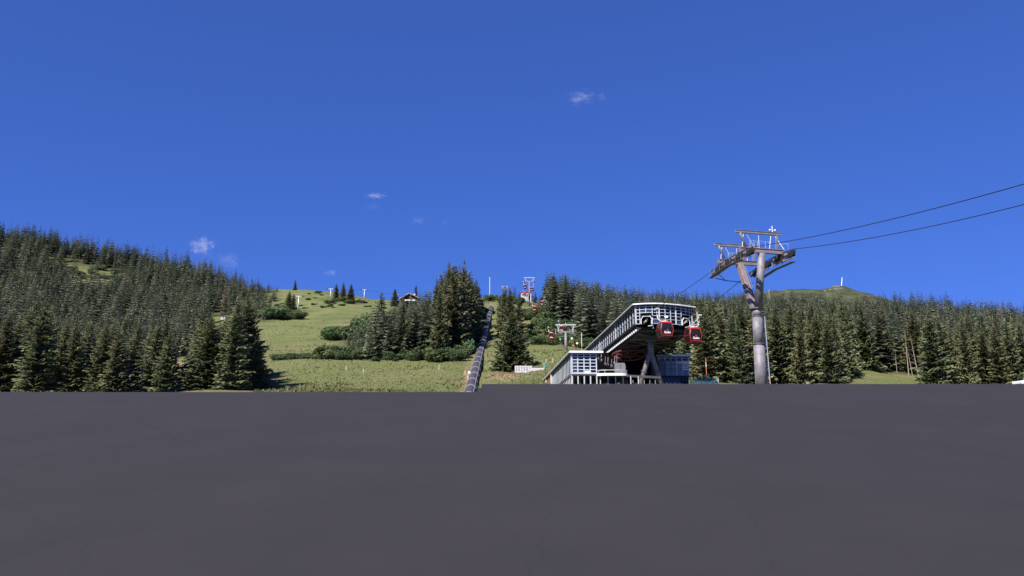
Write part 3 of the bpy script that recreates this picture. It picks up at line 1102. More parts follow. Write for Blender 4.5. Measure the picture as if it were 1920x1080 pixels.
# front: 4 bays, 7 rows
wf = P(1119, 680, 97.8).x - P(1072, 680, 97.8).x
s0 = .25
hz = ZL - .3 - ZLF
for i in range(5):
    mb = MB(); s = s0 + wf * i / 4
    mb.bar(lp(s, .5, ZL - .2), lp(s, .5, ZLF - .15), .13, .13, up=ax2); mb.build("mullion", M['frame'], pav)
rr = [0, .14, .31, .48, .66, .83, 1.0]
for r in rr:
    mb = MB(); mb.bar(lp(s0, .485, ZL - .3 - hz * r), lp(s0 + wf, .485, ZL - .3 - hz * r), .10, .09); mb.build("rail", M['frame'], pav)
for i in range(4):
    for j in range(6):
        a, b = s0 + wf * i / 4, s0 + wf * (i + 1) / 4
        za, zb_ = ZL - .3 - hz * rr[j], ZL - .3 - hz * rr[j + 1]
        mb = MB(); mb.prism([lp(a, .52, za), lp(b, .52, za), lp(b, .52, zb_), lp(a, .52, zb_)], ax2 * .02)
        mt = 'glass_blue' if i == 0 else ('glass' if random.random() < .75 else 'glass_grey')
        if (i, j) == (2, 5): mt = 'plaster'
        mb.build("pane", M[mt], pav)
# left wall
nseg = 15
t_louv = len2 * .66
for i in range(nseg + 1):
    t = .5 + (t_louv - .5) * i / nseg
    big = i in (0, nseg)
    mb = MB()
    mb.bar(lp(.28, t, ZL - .2), lp(.28, t, ZLF if not big else gz(lp(.28, t, 0).x, lp(.28, t, 0).y) - .2), .22 if big else .05, .22 if big else .025, up=ax2)
    mb.build("mullion", M['offwhite'] if big else M['frame'], pav)
for i in range(nseg):
    t = .5 + (t_louv - .5) * i / nseg; tb = .5 + (t_louv - .5) * (i + 1) / nseg
    mb = MB(); mb.prism([lp(.30, t, ZL - .25), lp(.30, tb, ZL - .25), lp(.30, tb, ZLF), lp(.30, t, ZLF)], rt2 * .02)
    mb.build("pane", M['glass'] if i % 4 else M['glass_blue'], pav)
for i in range(9):
    z = ZL - .5 - (ZL - .5 - ZLF) * i / 8
    mb = MB(); mb.bar(lp(.25, t_louv + .2, z), lp(.25, len2 - .4, z), .12, .13); mb.build("slat", M['wood_orange'], pav)
mb = MB(); mb.prism([lp(.36, t_louv, ZL - .2), lp(.36, len2 - .3, ZL - .2), lp(.36, len2 - .3, ZLF - .6), lp(.36, t_louv, ZLF - .6)], rt2 * .06)
mb.build("back_board", M['wood_dark'], pav)
mb = MB(); mb.prism([lp(.2, t_louv + .3, ZLF - .1), lp(.2, len2 - .5, ZLF - .1), lp(.2, len2 - .5, ZLF - 3), lp(.2, t_louv + .3, ZLF - 3)], rt2 * .06)
mb.build("wall", M['wood_tan'], pav)
for t in (len2 - .4, len2 - 4, t_louv + .2):
    p = lp(.1, t, 0)
    mb = MB(); mb.bar(lp(.1, t, ZL - .2), lp(.1, t, gz(p.x, p.y) - .3), .2, .2, up=ax2); mb.build("post", M['offwhite'], pav)
# floor slab, posts under it
mb = MB(); mb.prism([lp(.2, .3, ZLF - .32), lp(s0 + wf + .2, .3, ZLF - .32), lp(s0 + wf + .2, t_louv, ZLF - .32), lp(.2, t_louv, ZLF - .32)], (0, 0, .26))
mb.build("floor_slab", M['girder'], pav)
mb = MB(); mb.bar(lp(.2, .26, ZLF - .10), lp(s0 + wf + .1, .26, ZLF - .10), .06, .16); mb.build("sill", M['offwhite'], pav)
for row_t, cnt, mt in ((.45, 5, 'offwhite'), (6.0, 5, 'galv')):
    for i in range(cnt):
        s = s0 + wf * i / (cnt - 1) + (0 if row_t < 1 else .3)
        p = lp(s, row_t, 0)
        mb = MB(); mb.bar(lp(s, row_t, ZLF - .3), lp(s, row_t, gz(p.x, p.y) - .3), .14, .14, up=ax2)
        mb.build("post", M[mt], pav)
for i in range(9):
    t = 1.2 + i * 1.7
    p = lp(.3, t, 0)
    mb = MB(); mb.bar(lp(.3, t, ZLF - .3), lp(.3, t, gz(p.x, p.y) - .3), .11, .11, up=ax2)
    mb.build("post", M['offwhite'], pav)
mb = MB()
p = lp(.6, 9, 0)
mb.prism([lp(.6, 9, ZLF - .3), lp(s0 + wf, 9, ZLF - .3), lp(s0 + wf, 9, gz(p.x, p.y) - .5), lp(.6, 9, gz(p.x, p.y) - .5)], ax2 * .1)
mb.build("back_wall", M['void'], pav)  # coloured near-black to stand for the shade behind the posts

# ------------------------------------------------------------------ boarding platform with its booth
PLa, PLb = P(1119.5, 703, 97.8), P(1177, 703, 97.8)
plat = empty("boarding_platform", ((PLa.x + PLb.x) / 2, 99.5, gz((PLa.x + PLb.x) / 2, 99.5)),
             "white edged rounded platform under the hall between pavilion and forked column", "platform")
w = PLb.x - PLa.x
ctr = Vector(((PLa.x + PLb.x) / 2, 99.0, PLa.z))
outline = []
for k in range(21):
    a = math.pi + math.pi * k / 20
    ca, sa = math.cos(a), math.sin(a)
    outline.append(ctr + Vector((math.copysign(abs(ca) ** .55, ca) * w / 2, -abs(sa) ** .55 * 1.9, 0)))
back = [Vector((outline[-1].x, 118, ctr.z)), Vector((outline[0].x, 118, ctr.z))]
mb = MB(); mb.prism([p - Vector((0, 0, .14)) for p in outline + back], (0, 0, .24)); mb.build("deck", M['girder'], plat)
mb = MB()
for a, b in zip(outline[:-1], outline[1:]):
    mb.bar(a + (a - ctr).normalized() * .06, b + (b - ctr).normalized() * .06, .09, .30)
mb.build("edge_trim", M['white'], plat)
mb = MB(); mb.tube([p + Vector((0, 0, .52)) for p in outline], .055, 6); mb.build("handrail", M['offwhite'], plat)
for k in range(0, 21, 4):
    mb = MB(); mb.tube([outline[k] + Vector((0, 0, .1)), outline[k] + Vector((0, 0, .52))], .03, 6); mb.build("baluster", M['offwhite'], plat)
for i in range(6):
    x = PLa.x + .4 + (w + 4.6) * i / 9.0
    mb = MB(); mb.bar((x, 97.9, ctr.z - .14), (x, 97.9, gz(x, 97.9) - .3), .11, .11, up=Vector((0, 1, 0))); mb.build("post", M['offwhite'], plat)
for i in range(12):
    x = PLa.x + .1 + i * .72
    mb = MB(); mb.bar((x, 103, ctr.z - .14), (x, 103, gz(x, 103) - .3), .09, .09, up=Vector((0, 1, 0))); mb.build("post", M['galv'], plat)
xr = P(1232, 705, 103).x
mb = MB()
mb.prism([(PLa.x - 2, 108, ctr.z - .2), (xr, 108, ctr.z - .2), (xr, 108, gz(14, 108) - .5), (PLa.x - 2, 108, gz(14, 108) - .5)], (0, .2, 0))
mb.build("back_wall", M['void'], plat)  # shade below the platform painted on as black
mb = MB()
mb.bar((PLb.x + .2, 99.6, P(1180, 705, 99.6).z), (xr, 101.2, P(1232, 708, 101.2).z), .5, .28)
mb.build("edge_beam", M['girder'], plat)
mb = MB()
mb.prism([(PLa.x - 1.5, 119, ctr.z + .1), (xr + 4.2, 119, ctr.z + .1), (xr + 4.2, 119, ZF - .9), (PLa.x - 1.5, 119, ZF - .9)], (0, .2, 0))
mb.build("rear_wall", M['void'], plat)  # closes the open back; the hall's dark interior is painted into it
b0, b1 = P(1154, 697.5, 100.6), P(1172.5, 681, 100.6)
bth = empty("operator_booth", (b0.x + .6, 101.2, ctr.z + .1), "grey metal control booth standing on the rounded platform", "booth")
wx, hz_ = b1.x - b0.x, P(1163, 680.5, 100.6).z - ctr.z - .1
x0, z0 = b0.x, ctr.z + .1
mb = MB()
mb.prism([(x0, 100.6, z0), (x0 + wx, 100.6, z0), (x0 + wx * 1.03, 100.6, z0 + hz_ * .8), (x0 + wx * .93, 100.6, z0 + hz_), (x0 + wx * .08, 100.6, z0 + hz_), (x0 - wx * .03, 100.6, z0 + hz_ * .8)], (0, 1.3, 0))
mb.build("body", M['booth'], bth, bevel=.03)
mb = MB(); mb.box((x0 + wx * .5, 100.58, z0 + hz_ * .12), wx * .8, .04, .12); mb.build("kick_plate", M['girder'], bth)
mb = MB(); mb.bar((x0 + wx * .5, 100.57, z0 + hz_ * .2), (x0 + wx * .5, 100.57, z0 + hz_ * .95), .02, .03, up=Vector((0, 1, 0))); mb.build("door_joint", M['dark'], bth)
# machinery left of the booth: small units in the dark
for i in range(7):
    px = 1121 + i * 6.0 + random.uniform(-1.5, 1.5)
    py = 668 + random.uniform(0, 18) + i * 1.2
    p = P(px, py, 103 + i * .8)
    mb = MB()
    mb.tube([p - right_ * .12, p + right_ * .12], random.uniform(.14, .28), 10)
    mb.bar(p, p + Vector((.1, .2, 1.0)), .08, .08, up=axis)
    mb.build("guide_roller", M['galv'] if i % 2 else M['girder'], stn)

# ------------------------------------------------------------------ operations building (right)
OPY = 112.0
o0, o1 = P(1233, 665.5, OPY), P(1296, 668.6, OPY)
ZO = o0.z
ops = empty("operations_building", ((o0.x + o1.x) / 2, OPY + 3, gz((o0.x + o1.x) / 2, OPY + 3)),
            "panelled grey blue building with flat white edged roof right of the forked column", "building")
xo0, xo1 = P(1235.5, 690, OPY).x, P(1291.5, 690, OPY).x
mb = MB(); mb.box(((o0.x + o1.x) / 2, OPY + 4.0, ZO - .1), o1.x - o0.x, 8.8, .18); mb.build("roof", M['roof_grey'], ops)
mb = MB(); mb.bar((P(1257, 667, OPY).x, OPY - .46, ZO - .1), (o1.x + .05, OPY - .46, ZO - .1), .12, .24); mb.build("fascia", M['white'], ops)
mb = MB(); mb.bar((o0.x - .3, OPY - .455, ZO - .1), (P(1257, 667, OPY).x, OPY - .455, ZO - .1), .10, .2); mb.build("fascia", M['steel_brown'], ops)
zo_b = P(1260, 705.8, OPY).z
zg = gz((xo0 + xo1) / 2, OPY) - .5
mb = MB(); mb.box(((xo0 + xo1) / 2, OPY + 3.7, (ZO - .2 + zg) / 2), xo1 - xo0 - .1, 7.0, ZO - .2 - zg); mb.build("wall", M['panel_dark'], ops)
colx = [P(a, 690, OPY).x for a in (1235.5, 1247.5, 1258, 1268.8, 1279.4, 1291.2)]
rz = [P(1260, b, OPY).z for b in (669.5, 676.2, 683.5, 690.5, 694.5, 705.0)]
for i in range(5):
    for j in range(5):
        xa, xb = colx[i] + .045, colx[i + 1] - .045
        za, zb_ = rz[j] - .03, rz[j + 1] + .03
        nm, mt = "panel", 'panel_blue'
        if j == 0: nm, mt = "pane", 'glass'
        if i == 0: mt = 'panel_dark' if j else 'glass_grey'  # left column: shadow on the front painted in as darker panels
        if i == 4 and j in (1, 2, 3): mt = 'plaster'
        mb = MB(); mb.box(((xa + xb) / 2, OPY + .10, (za + zb_) / 2), xb - xa, .14 if nm == "panel" else .08, za - zb_); mb.build(nm, M[mt], ops)
for i, x in enumerate(colx):
    mb = MB(); mb.bar((x, OPY + .06, rz[0] + .12), (x, OPY + .06, rz[1 if i < 3 else 5]), .10, .16, up=Vector((0, 1, 0))); mb.build("mullion", M['frame'], ops)
mb = MB(); mb.bar((colx[0], OPY + .03, rz[0] + .04), (colx[-1], OPY + .03, rz[0] + .04), .10, .10); mb.bar((colx[0], OPY + .03, rz[0] - .22), (colx[-1], OPY + .03, rz[0] - .22), .08, .06)
mb.build("rail", M['frame'], ops)
mb = MB(); mb.bar((xo0 - .1, OPY - .05, zo_b), (xo1 + .1, OPY - .05, zo_b), .5, .14); mb.build("string_course", M['dark'], ops)
for i in range(8):
    xa = P(1247 + i * 5.6, 712, OPY).x; xb = P(1247 + (i + 1) * 5.6, 712, OPY).x
    mb = MB(); mb.box(((xa + xb) / 2, OPY + .12, zo_b - .95), xb - xa - .06, .06, 1.6)
    mb.build("pane", M['glass_blue'] if i < 5 else M['glass'], ops)
    mb = MB(); mb.bar((xa, OPY + .07, zo_b - .1), (xa, OPY + .07, zo_b - 2.0), .07, .1, up=Vector((0, 1, 0))); mb.build("mullion", M['galv'], ops)
# signs on its front
a, b = P(1269.5, 677, OPY), P(1279, 682.2, OPY)
sg = MB(); sg.box(((a.x + b.x) / 2, OPY - .02, (a.z + b.z) / 2), b.x - a.x, .04, a.z - b.z)
sgo = sg.build("wall_sign", M['plaster'], None)
tag(sgo, "small white sign with red lines under the high windows of the panelled building", "sign")
sg = MB()
for k in range(3):
    zc = a.z + (b.z - a.z) * (.25 + .25 * k)
    sg.box(((a.x + b.x) / 2 + (.06 if k == 0 else 0), OPY - .045, zc), (b.x - a.x) * (.6 if k == 0 else .75), .006, .05)
o = sg.build("print_line", M['lettering_red'], sgo)
a, b = P(1281.2, 680.5, OPY), P(1289.8, 690, OPY)
cx, cz = (a.x + b.x) / 2, (a.z + b.z) / 2
sg = MB(); sg.box((cx, OPY - .02, cz), b.x - a.x, .04, a.z - b.z)
sgo = sg.build("cross_sign", M['plaster'], None)
tag(sgo, "white square sign with a red diagonal cross at the panelled building's right corner", "sign")
sg = MB(); hh = .24
sg.bar((cx - hh, OPY - .05, cz - hh), (cx + hh, OPY - .05, cz + hh), .01, .08, up=Vector((0, 0, 1)))
sg.build("cross_stroke", M['lettering_red'], sgo)
sg = MB()
sg.bar((cx - hh, OPY - .058, cz + hh), (cx + hh, OPY - .058, cz - hh), .01, .08, up=Vector((0, 0, 1)))
sg.build("cross_stroke", M['lettering_red'], sgo)

# glass fence + striped pole right of it
fy = 110.0
fe0, fe1 = P(1294, 708.5, fy), P(1346.5, 709.5, fy)
gf = empty("glass_fence", ((fe0.x + fe1.x) / 2, fy, gz((fe0.x + fe1.x) / 2, fy)), "teal tinted glass fence beside the panelled building", "fence")
nb = 5
zf0 = min(gz(fe0.x, fy), gz(fe1.x, fy))
for i in range(nb + 1):
    x = fe0.x + (fe1.x - fe0.x) * i / nb
    mb = MB(); mb.bar((x, fy, fe0.z), (x, fy, zf0 - .3), .08, .08, up=Vector((0, 1, 0))); mb.build("post", M['offwhite'], gf)
for i in range(nb):
    xa = fe0.x + (fe1.x - fe0.x) * i / nb + .06; xb = fe0.x + (fe1.x - fe0.x) * (i + 1) / nb - .06
    mb = MB(); mb.box(((xa + xb) / 2, fy, (fe0.z + zf0) / 2 - .05), xb - xa, .02, fe0.z - zf0 - .2); mb.build("pane", M['glass_fence'], gf)
mb = MB(); mb.bar((fe0.x, fy, fe0.z), (fe1.x, fy, fe0.z), .06, .05); mb.build("rail", M['teal'], gf)
pp = P(1323.2, 671.5, 112.5)
pg = gz(pp.x, 112.5)
pole = empty("marker_pole", (pp.x, 112.5, pg), "tall thin orange and white banded pole behind the glass fence", "pole")
nbd = 7
for i in range(nbd):
    za = pg + (pp.z - pg) * i / nbd; zb_ = pg + (pp.z - pg) * (i + 1) / nbd
    mb = MB(); mb.tube([(pp.x, 112.5, za), (pp.x, 112.5, zb_)], .05, 8)
    mb.build("band", M['orange'] if i in (nbd - 1, 4, 3) else M['stake'], pole)

# ------------------------------------------------------------------ big gondola tower
Bt = P(1428, 471, 88.0)
At = P(1387.5, 493, 92.4)
r_ = Vector((Bt.x - At.x, Bt.y - At.y, 0)).normalized()
c_ = Vector((.858, .215, 0))
At = Bt - r_ * 4.7
zA = P(1387.5, 493, At.y).z
At.z = zA
axisC = P(1418.5, 579, 90.0)
tw = empty("lift_tower", (axisC.x, axisC.y, gz(axisC.x, axisC.y)), "large forked steel lift tower in front of the right forest", "lift tower")
gb = gz(axisC.x, axisC.y) - .4
zf_ = axisC.z
mb = MB()
zm = P(1424, 645, 90).z
z2 = P(1420.5, 594, 90).z
mb.tube([(axisC.x, axisC.y, gb), (axisC.x, axisC.y, zm)], [.68, .61], 24)
mb.build("column", M['galv'], tw, True)
mb = MB(); mb.tube([(axisC.x, axisC.y, zm - .02), (axisC.x, axisC.y, z2)], [.58, .545], 24); mb.build("column", M['galv'], tw, True)
mb = MB(); mb.loft([[Vector((axisC.x, axisC.y, z)) + (r_ * math.cos(a) * ra + c_ * math.sin(a) * .62) for a in np.linspace(0, 2 * math.pi, 24, endpoint=False)] for z, ra in ((z2, .54), (zf_, .74))]); mb.build("column", M['galv'], tw, True)
for z, rr_ in ((zm, .71), (z2, .58), (zf_, .82)):
    mb = MB(); mb.tube([(axisC.x, axisC.y, z - .06), (axisC.x, axisC.y, z + .06)], rr_, 24); mb.build("flange", M['girder'], tw)
mb = MB(); mb.tube([Vector((axisC.x, axisC.y, zf_ - .1)) + r_ * .35, Vector((Bt.x, Bt.y, Bt.z - .2))], [.46, .40], 18); mb.build("leg", M['galv'], tw, True)
mb = MB(); mb.bar(Vector((axisC.x, axisC.y, zf_ - .1)) - r_ * .35, Vector((At.x, At.y, At.z - .2)), .72, .66, up=c_); mb.build("leg", M['steel_brown'], tw, bevel=.04)
# ladder on the slanting leg and up the column
la0 = Vector((axisC.x, axisC.y, zf_ + .3)) + c_ * .5 - r_ * .2
la1 = Vector((At.x, At.y, At.z - .4)) + c_ * .5 + r_ * .25
mb = MB()
mb.tube([la0 - r_ * .2, la1 - r_ * .2], .025, 5); mb.tube([la0 + r_ * .2, la1 + r_ * .2], .025, 5)
for k in range(24):
    p = la0.lerp(la1, k / 23); mb.tube([p - r_ * .2, p + r_ * .2], .018, 4)
mb.build("ladder", M['galv'], tw)
lx = Vector((axisC.x, axisC.y, 0)) + c_ * 1.12
mb = MB()
for s in (-.22, .22):
    mb.tube([Vector((lx.x, lx.y, gb)) + r_ * s, Vector((lx.x, lx.y, zf_ - .6)) + r_ * s - c_ * .18], .03, 5)
for k in range(50):
    z = gb + (zf_ - .7 - gb) * k / 49
    q = Vector((lx.x, lx.y, z)) - c_ * .18 * k / 49
    mb.tube([q - r_ * .22, q + r_ * .22], .018, 4)
mb.build("ladder", M['offwhite'], tw)
mb = MB(); mb.tube([Vector((lx.x, lx.y, gb)) + c_ * .1, Vector((lx.x, lx.y, zf_ - .3)) - c_ * .1], .035, 6); mb.build("cable_duct", M['blue'], tw)
mb = MB(); mb.tube([Vector((lx.x, lx.y, gb)) + c_ * .2, Vector((lx.x, lx.y, zf_ - .9)) + c_ * .0], .022, 6); mb.build("cable_duct", M['orange'], tw)
mb = MB(); mb.tube([Vector((axisC.x, axisC.y, gb)) - c_ * .80, Vector((axisC.x, axisC.y, zf_ - .6)) - c_ * .62], .03, 6); mb.build("cable_duct", M['galv'], tw)


def head(top, up):
    """cross beam and gantry at the top of one leg; up is the height of the gantry beam"""
    mb = MB()
    mb.bar(top - c_ * 3.1 , top + c_ * 3.1, .42, .46); mb.bar(top - c_ * 3.1 + AX * .25, top + c_ * 3.1 + AX * .25, .58, .06)
    mb.build("cross_arm", M['steel_brown'], tw)
    z = AX * up
    mb = MB(); mb.bar(top - c_ * 3.55 + z, top + c_ * 3.0 + z, .26, .26); mb.bar(top - c_ * 3.55 + z + AX * .15, top + c_ * 3.0 + z + AX * .15, .36, .05)
    mb.build("gantry_beam", M['galv'], tw)
    mb = MB(); mb.tube([top - c_ * 2.95 + z * .94, top - c_ * 2.75 + z * .75, top - c_ * 2.05], .15, 8); mb.build("gantry_post", M['galv'], tw, True)
    mb = MB(); mb.bar(top + c_ * 2.35 + z * .95, top + c_ * 2.1, .2, .2, up=r_); mb.build("gantry_post", M['galv'], tw)
    for c0_, c1_ in ((-2.1, -.9), (-.3, -.3), (-2.45, -2.75), (1.5, 1.15)):
        mb = MB(); mb.tube([top + c_ * c0_ + z * .93, top + c_ * c1_ + AX * .2], .045, 6)
        mb.build("gantry_stay", M['offwhite'], tw)


head(Bt, P(1428, 437, 88).z - Bt.z)
head(At, P(1387, 461.5, At.y).z - At.z)
# sheave trains: s metres from A plane along r_, height of the rope there
zrA = P(1347, 496, (At - c_ * 2.9).y).z
zrB = P(1388.5, 471.5, (Bt - c_ * 2.9).y).z


def rope_z(s):
    t = s / 4.7
    # rising steeply on the uphill side, flattening beyond the tower
    return zrA + (zrB - zrA) * t - .018 * s * (s - 4.7)


def rp(side, s, dz=0.0, off=0.0):
    p = At + r_ * s + c_ * (2.9 * side + off)
    return Vector((p.x, p.y, rope_z(s) + dz + (.1 if side > 0 else 0)))


S0, S1 = -1.7, 7.0
for side in (-1, 1):
    n_s = 16
    for k in range(n_s):
        s = S0 + (S1 - S0) * k / (n_s - 1)
        c = rp(side, s, -.26)
        mb = MB()
        mb.tube([c - c_ * .06, c + c_ * .06], .25, 14)
        mb.tube([c - c_ * .09, c + c_ * .09], .10, 8)
        mb.build("sheave", M['rubber'], tw)
    # rocker beams: pairs, quads, main
    for k in range(0, n_s, 2):
        s = S0 + (S1 - S0) * (k + .5) / (n_s - 1); h = .34
        for off in (-.14, .14):
            mb = MB(); mb.bar(rp(side, s - h, -.32, off), rp(side, s + h, -.32, off), .04, .24)
            mb.build("rocker_beam", M['dark'] if k % 4 else M['galv'], tw)
    for k in range(0, n_s, 4):
        s = S0 + (S1 - S0) * (k + 1.5) / (n_s - 1)
        for off in (-.2, .2):
            mb = MB(); mb.bar(rp(side, s - .75, -.60, off), rp(side, s + .75, -.60, off), .05, .28)
            mb.build("rocker_beam", M['dark'], tw)
    for a_, b_ in ((S0 + .7, 1.9), (2.8, S1 - .7)):
        mb = MB(); mb.bar(rp(side, a_, -.86), rp(side, b_, -.86), .16, .26)
        mb.build("main_rocker", M['steel_brown'], tw)
    for s in (0.0, 4.7):
        q = (At if s == 0 else Bt) + c_ * 2.9 * side
        mb = MB(); mb.box(Vector((q.x, q.y, (q.z + rope_z(s) - .8) / 2)), .30, .36, abs(q.z - rope_z(s) + .8) + .3, r_, c_, AX)
        mb.build("bearing_block", M['dark'], tw)
    # catwalk along the train, railing
    w_ = .75 * side
    mb = MB()
    mb.bar(rp(side, S0 + .5, -1.2, w_), rp(side, 2.2, -1.2, w_), .5, .05)
    mb.bar(rp(side, 2.2, -1.2, w_), rp(side, S1 - 1.2, -1.2, w_), .5, .05)
    mb.build("catwalk", M['girder'], tw)
    mb = MB()
    pr_ = [rp(side, s, -.25, w_ + .18 * side) for s in np.linspace(S0 + .7, S1 - 1.2, 7)]
    mb.tube(pr_, .02, 5)
    mb.tube([p - AX * .5 for p in pr_], .015, 5)
    for p in pr_:
        mb.tube([p - AX * 1.0, p], .018, 5)
    mb.build("railing", M['galv'], tw)
    # rope catcher fins on the outside
    for k in range(0, n_s, 3):
        s = S0 + (S1 - S0) * k / (n_s - 1)
        mb = MB(); mb.bar(rp(side, s, -.5, -.2 * side), rp(side, s + .1, -.05, -.34 * side), .06, .05)
        mb.build("rope_catcher", M['dark'], tw)
# lower stay between the trains on the uphill side
mb = MB()
mb.tube([rp(-1, S0 + .4, -1.1), rp(-1, S0 + .9, -1.55) + c_ * 1.2, rp(1, S0 + .2, -1.5)], .05, 6)
mb.tube([rp(-1, S0 + 1.2, -.9), rp(-1, S0 + .9, -1.55) + c_ * 1.2], .04, 6)
mb.build("stay", M['dark'], tw)
# bits of service rail on the arms
mb = MB()
for t in (-1.6, -1.0, -.5, .6, 1.2):
    mb.tube([Bt + c_ * t + AX * .25, Bt + c_ * t + AX * 1.15], .022, 5)
    mb.tube([At + c_ * t + AX * .25, At + c_ * t + AX * 1.15], .022, 5)
mb.tube([Bt - c_ * 1.6 + AX * 1.15, Bt + c_ * 1.2 + AX * 1.15], .025, 5)
mb.tube([At - c_ * 1.6 + AX * 1.15, At + c_ * 1.2 + AX * 1.15], .025, 5)
mb.tube([Bt + c_ * 2.4 + AX * .9, Bt + c_ * 3.9 + AX * 1.15, Bt + c_ * 3.9 + AX * .1], .03, 5)
mb.build("railing", M['offwhite'], tw)
# wind gauge mast
wm = Bt + c_ * 1.75 + AX * (P(1428, 437, 88).z - Bt.z)
mast = [Bt + c_ * 3.3 + AX * .3, wm + AX * .2, wm - c_ * .12 + AX * .75]
mb = MB(); mb.tube(mast[:2], .05, 6); mb.tube([wm + AX * .1, wm + AX * .95], .045, 6); mb.build("mast", M['white'], tw)
mb = MB()
for s in (-1, 1):
    e = wm + AX * .45 + c_ * .38 * s
    mb.tube([wm + AX * .45, e], .02, 5)
    mb.tube([e - AX * .06 - c_ * .1, e + AX * .06 + c_ * .1], .085, 8)
mb.build("wind_gauge", M['white'], tw)

# ------------------------------------------------------------------ ropes of the gondola line
rope_end_f = PZ(2010, 320, rope_z(S1) - .9)
rope_f0 = P(1231.5, 577.5, 96.5)
rope_r0 = P(1301.5, 593.0, 98.6)


def sag(a, b, k, n=14):
    out = []
    for i in range(n + 1):
        t = i / n
        p = a.lerp(b, t)
        out.append(p - AX * (4 * k * t * (1 - t)))
    return out


def haul_rope(side, st, inner, e_px, lab):
    pts = [inner] + sag(st, rp(side, S0, .02), .12, 8) + [rp(side, s, .02) for s in np.linspace(S0 + .6, S1, 12)]
    pts += sag(rp(side, S1, .02), e_px, .45, 16)[1:]
    d_ = (pts[-1] - pts[-2]).normalized()
    pts += [pts[-1] + d_ * t + AX * (.0006 * t * t) for t in (20, 45, 75, 110, 150)]
    mb = MB(); mb.tube(pts, .036, 6)
    o = mb.build("haul_rope", M['dark'], None, True)
    tag(o, lab, "cable")


def far_end(px, py, side):
    # where the rope leaves the picture: along r_ from the tower, on the ray of the pixel
    best = None
    for s in np.linspace(15, 45, 301):
        p = At + r_ * s + c_ * 2.9 * side
        u = (px - 960) / F; v = (540 - py) / F
        d = Vector((u, cp - v * sp, sp + v * cp))
        q = CAM + d * (p.y / d.y)
        e = abs(q.x - p.x)
        if best is None or e < best[0]: best = (e, q)
    return best[1]


haul_rope(-1, rope_f0, hp(WID * .2, 4, ZF + .4), far_end(1960, 333.5, -1), "upper left dark rope running over the big tower's near sheaves")
haul_rope(1, rope_r0, hp(WID * .82, 4, ZF + .4), far_end(1960, 373, 1), "lower right dark rope running over the big tower's far sheaves")

# ------------------------------------------------------------------ gondola cabins


def text_mesh(body, size):
    cu = bpy.data.curves.new("lettering", 'FONT')
    cu.body = body
    cu.size = size
    cu.align_x = 'CENTER'
    cu.align_y = 'CENTER'
    cu.extrude = 0.006
    cu.offset = 0.012
    cu.resolution_u = 3
    o = bpy.data.objects.new("lettering_source", cu)
    C.objects.link(o)
    bpy.context.view_layer.update()
    me = bpy.data.meshes.new_from_object(o.evaluated_get(bpy.context.evaluated_depsgraph_get()))
    bpy.data.objects.remove(o)
    return me


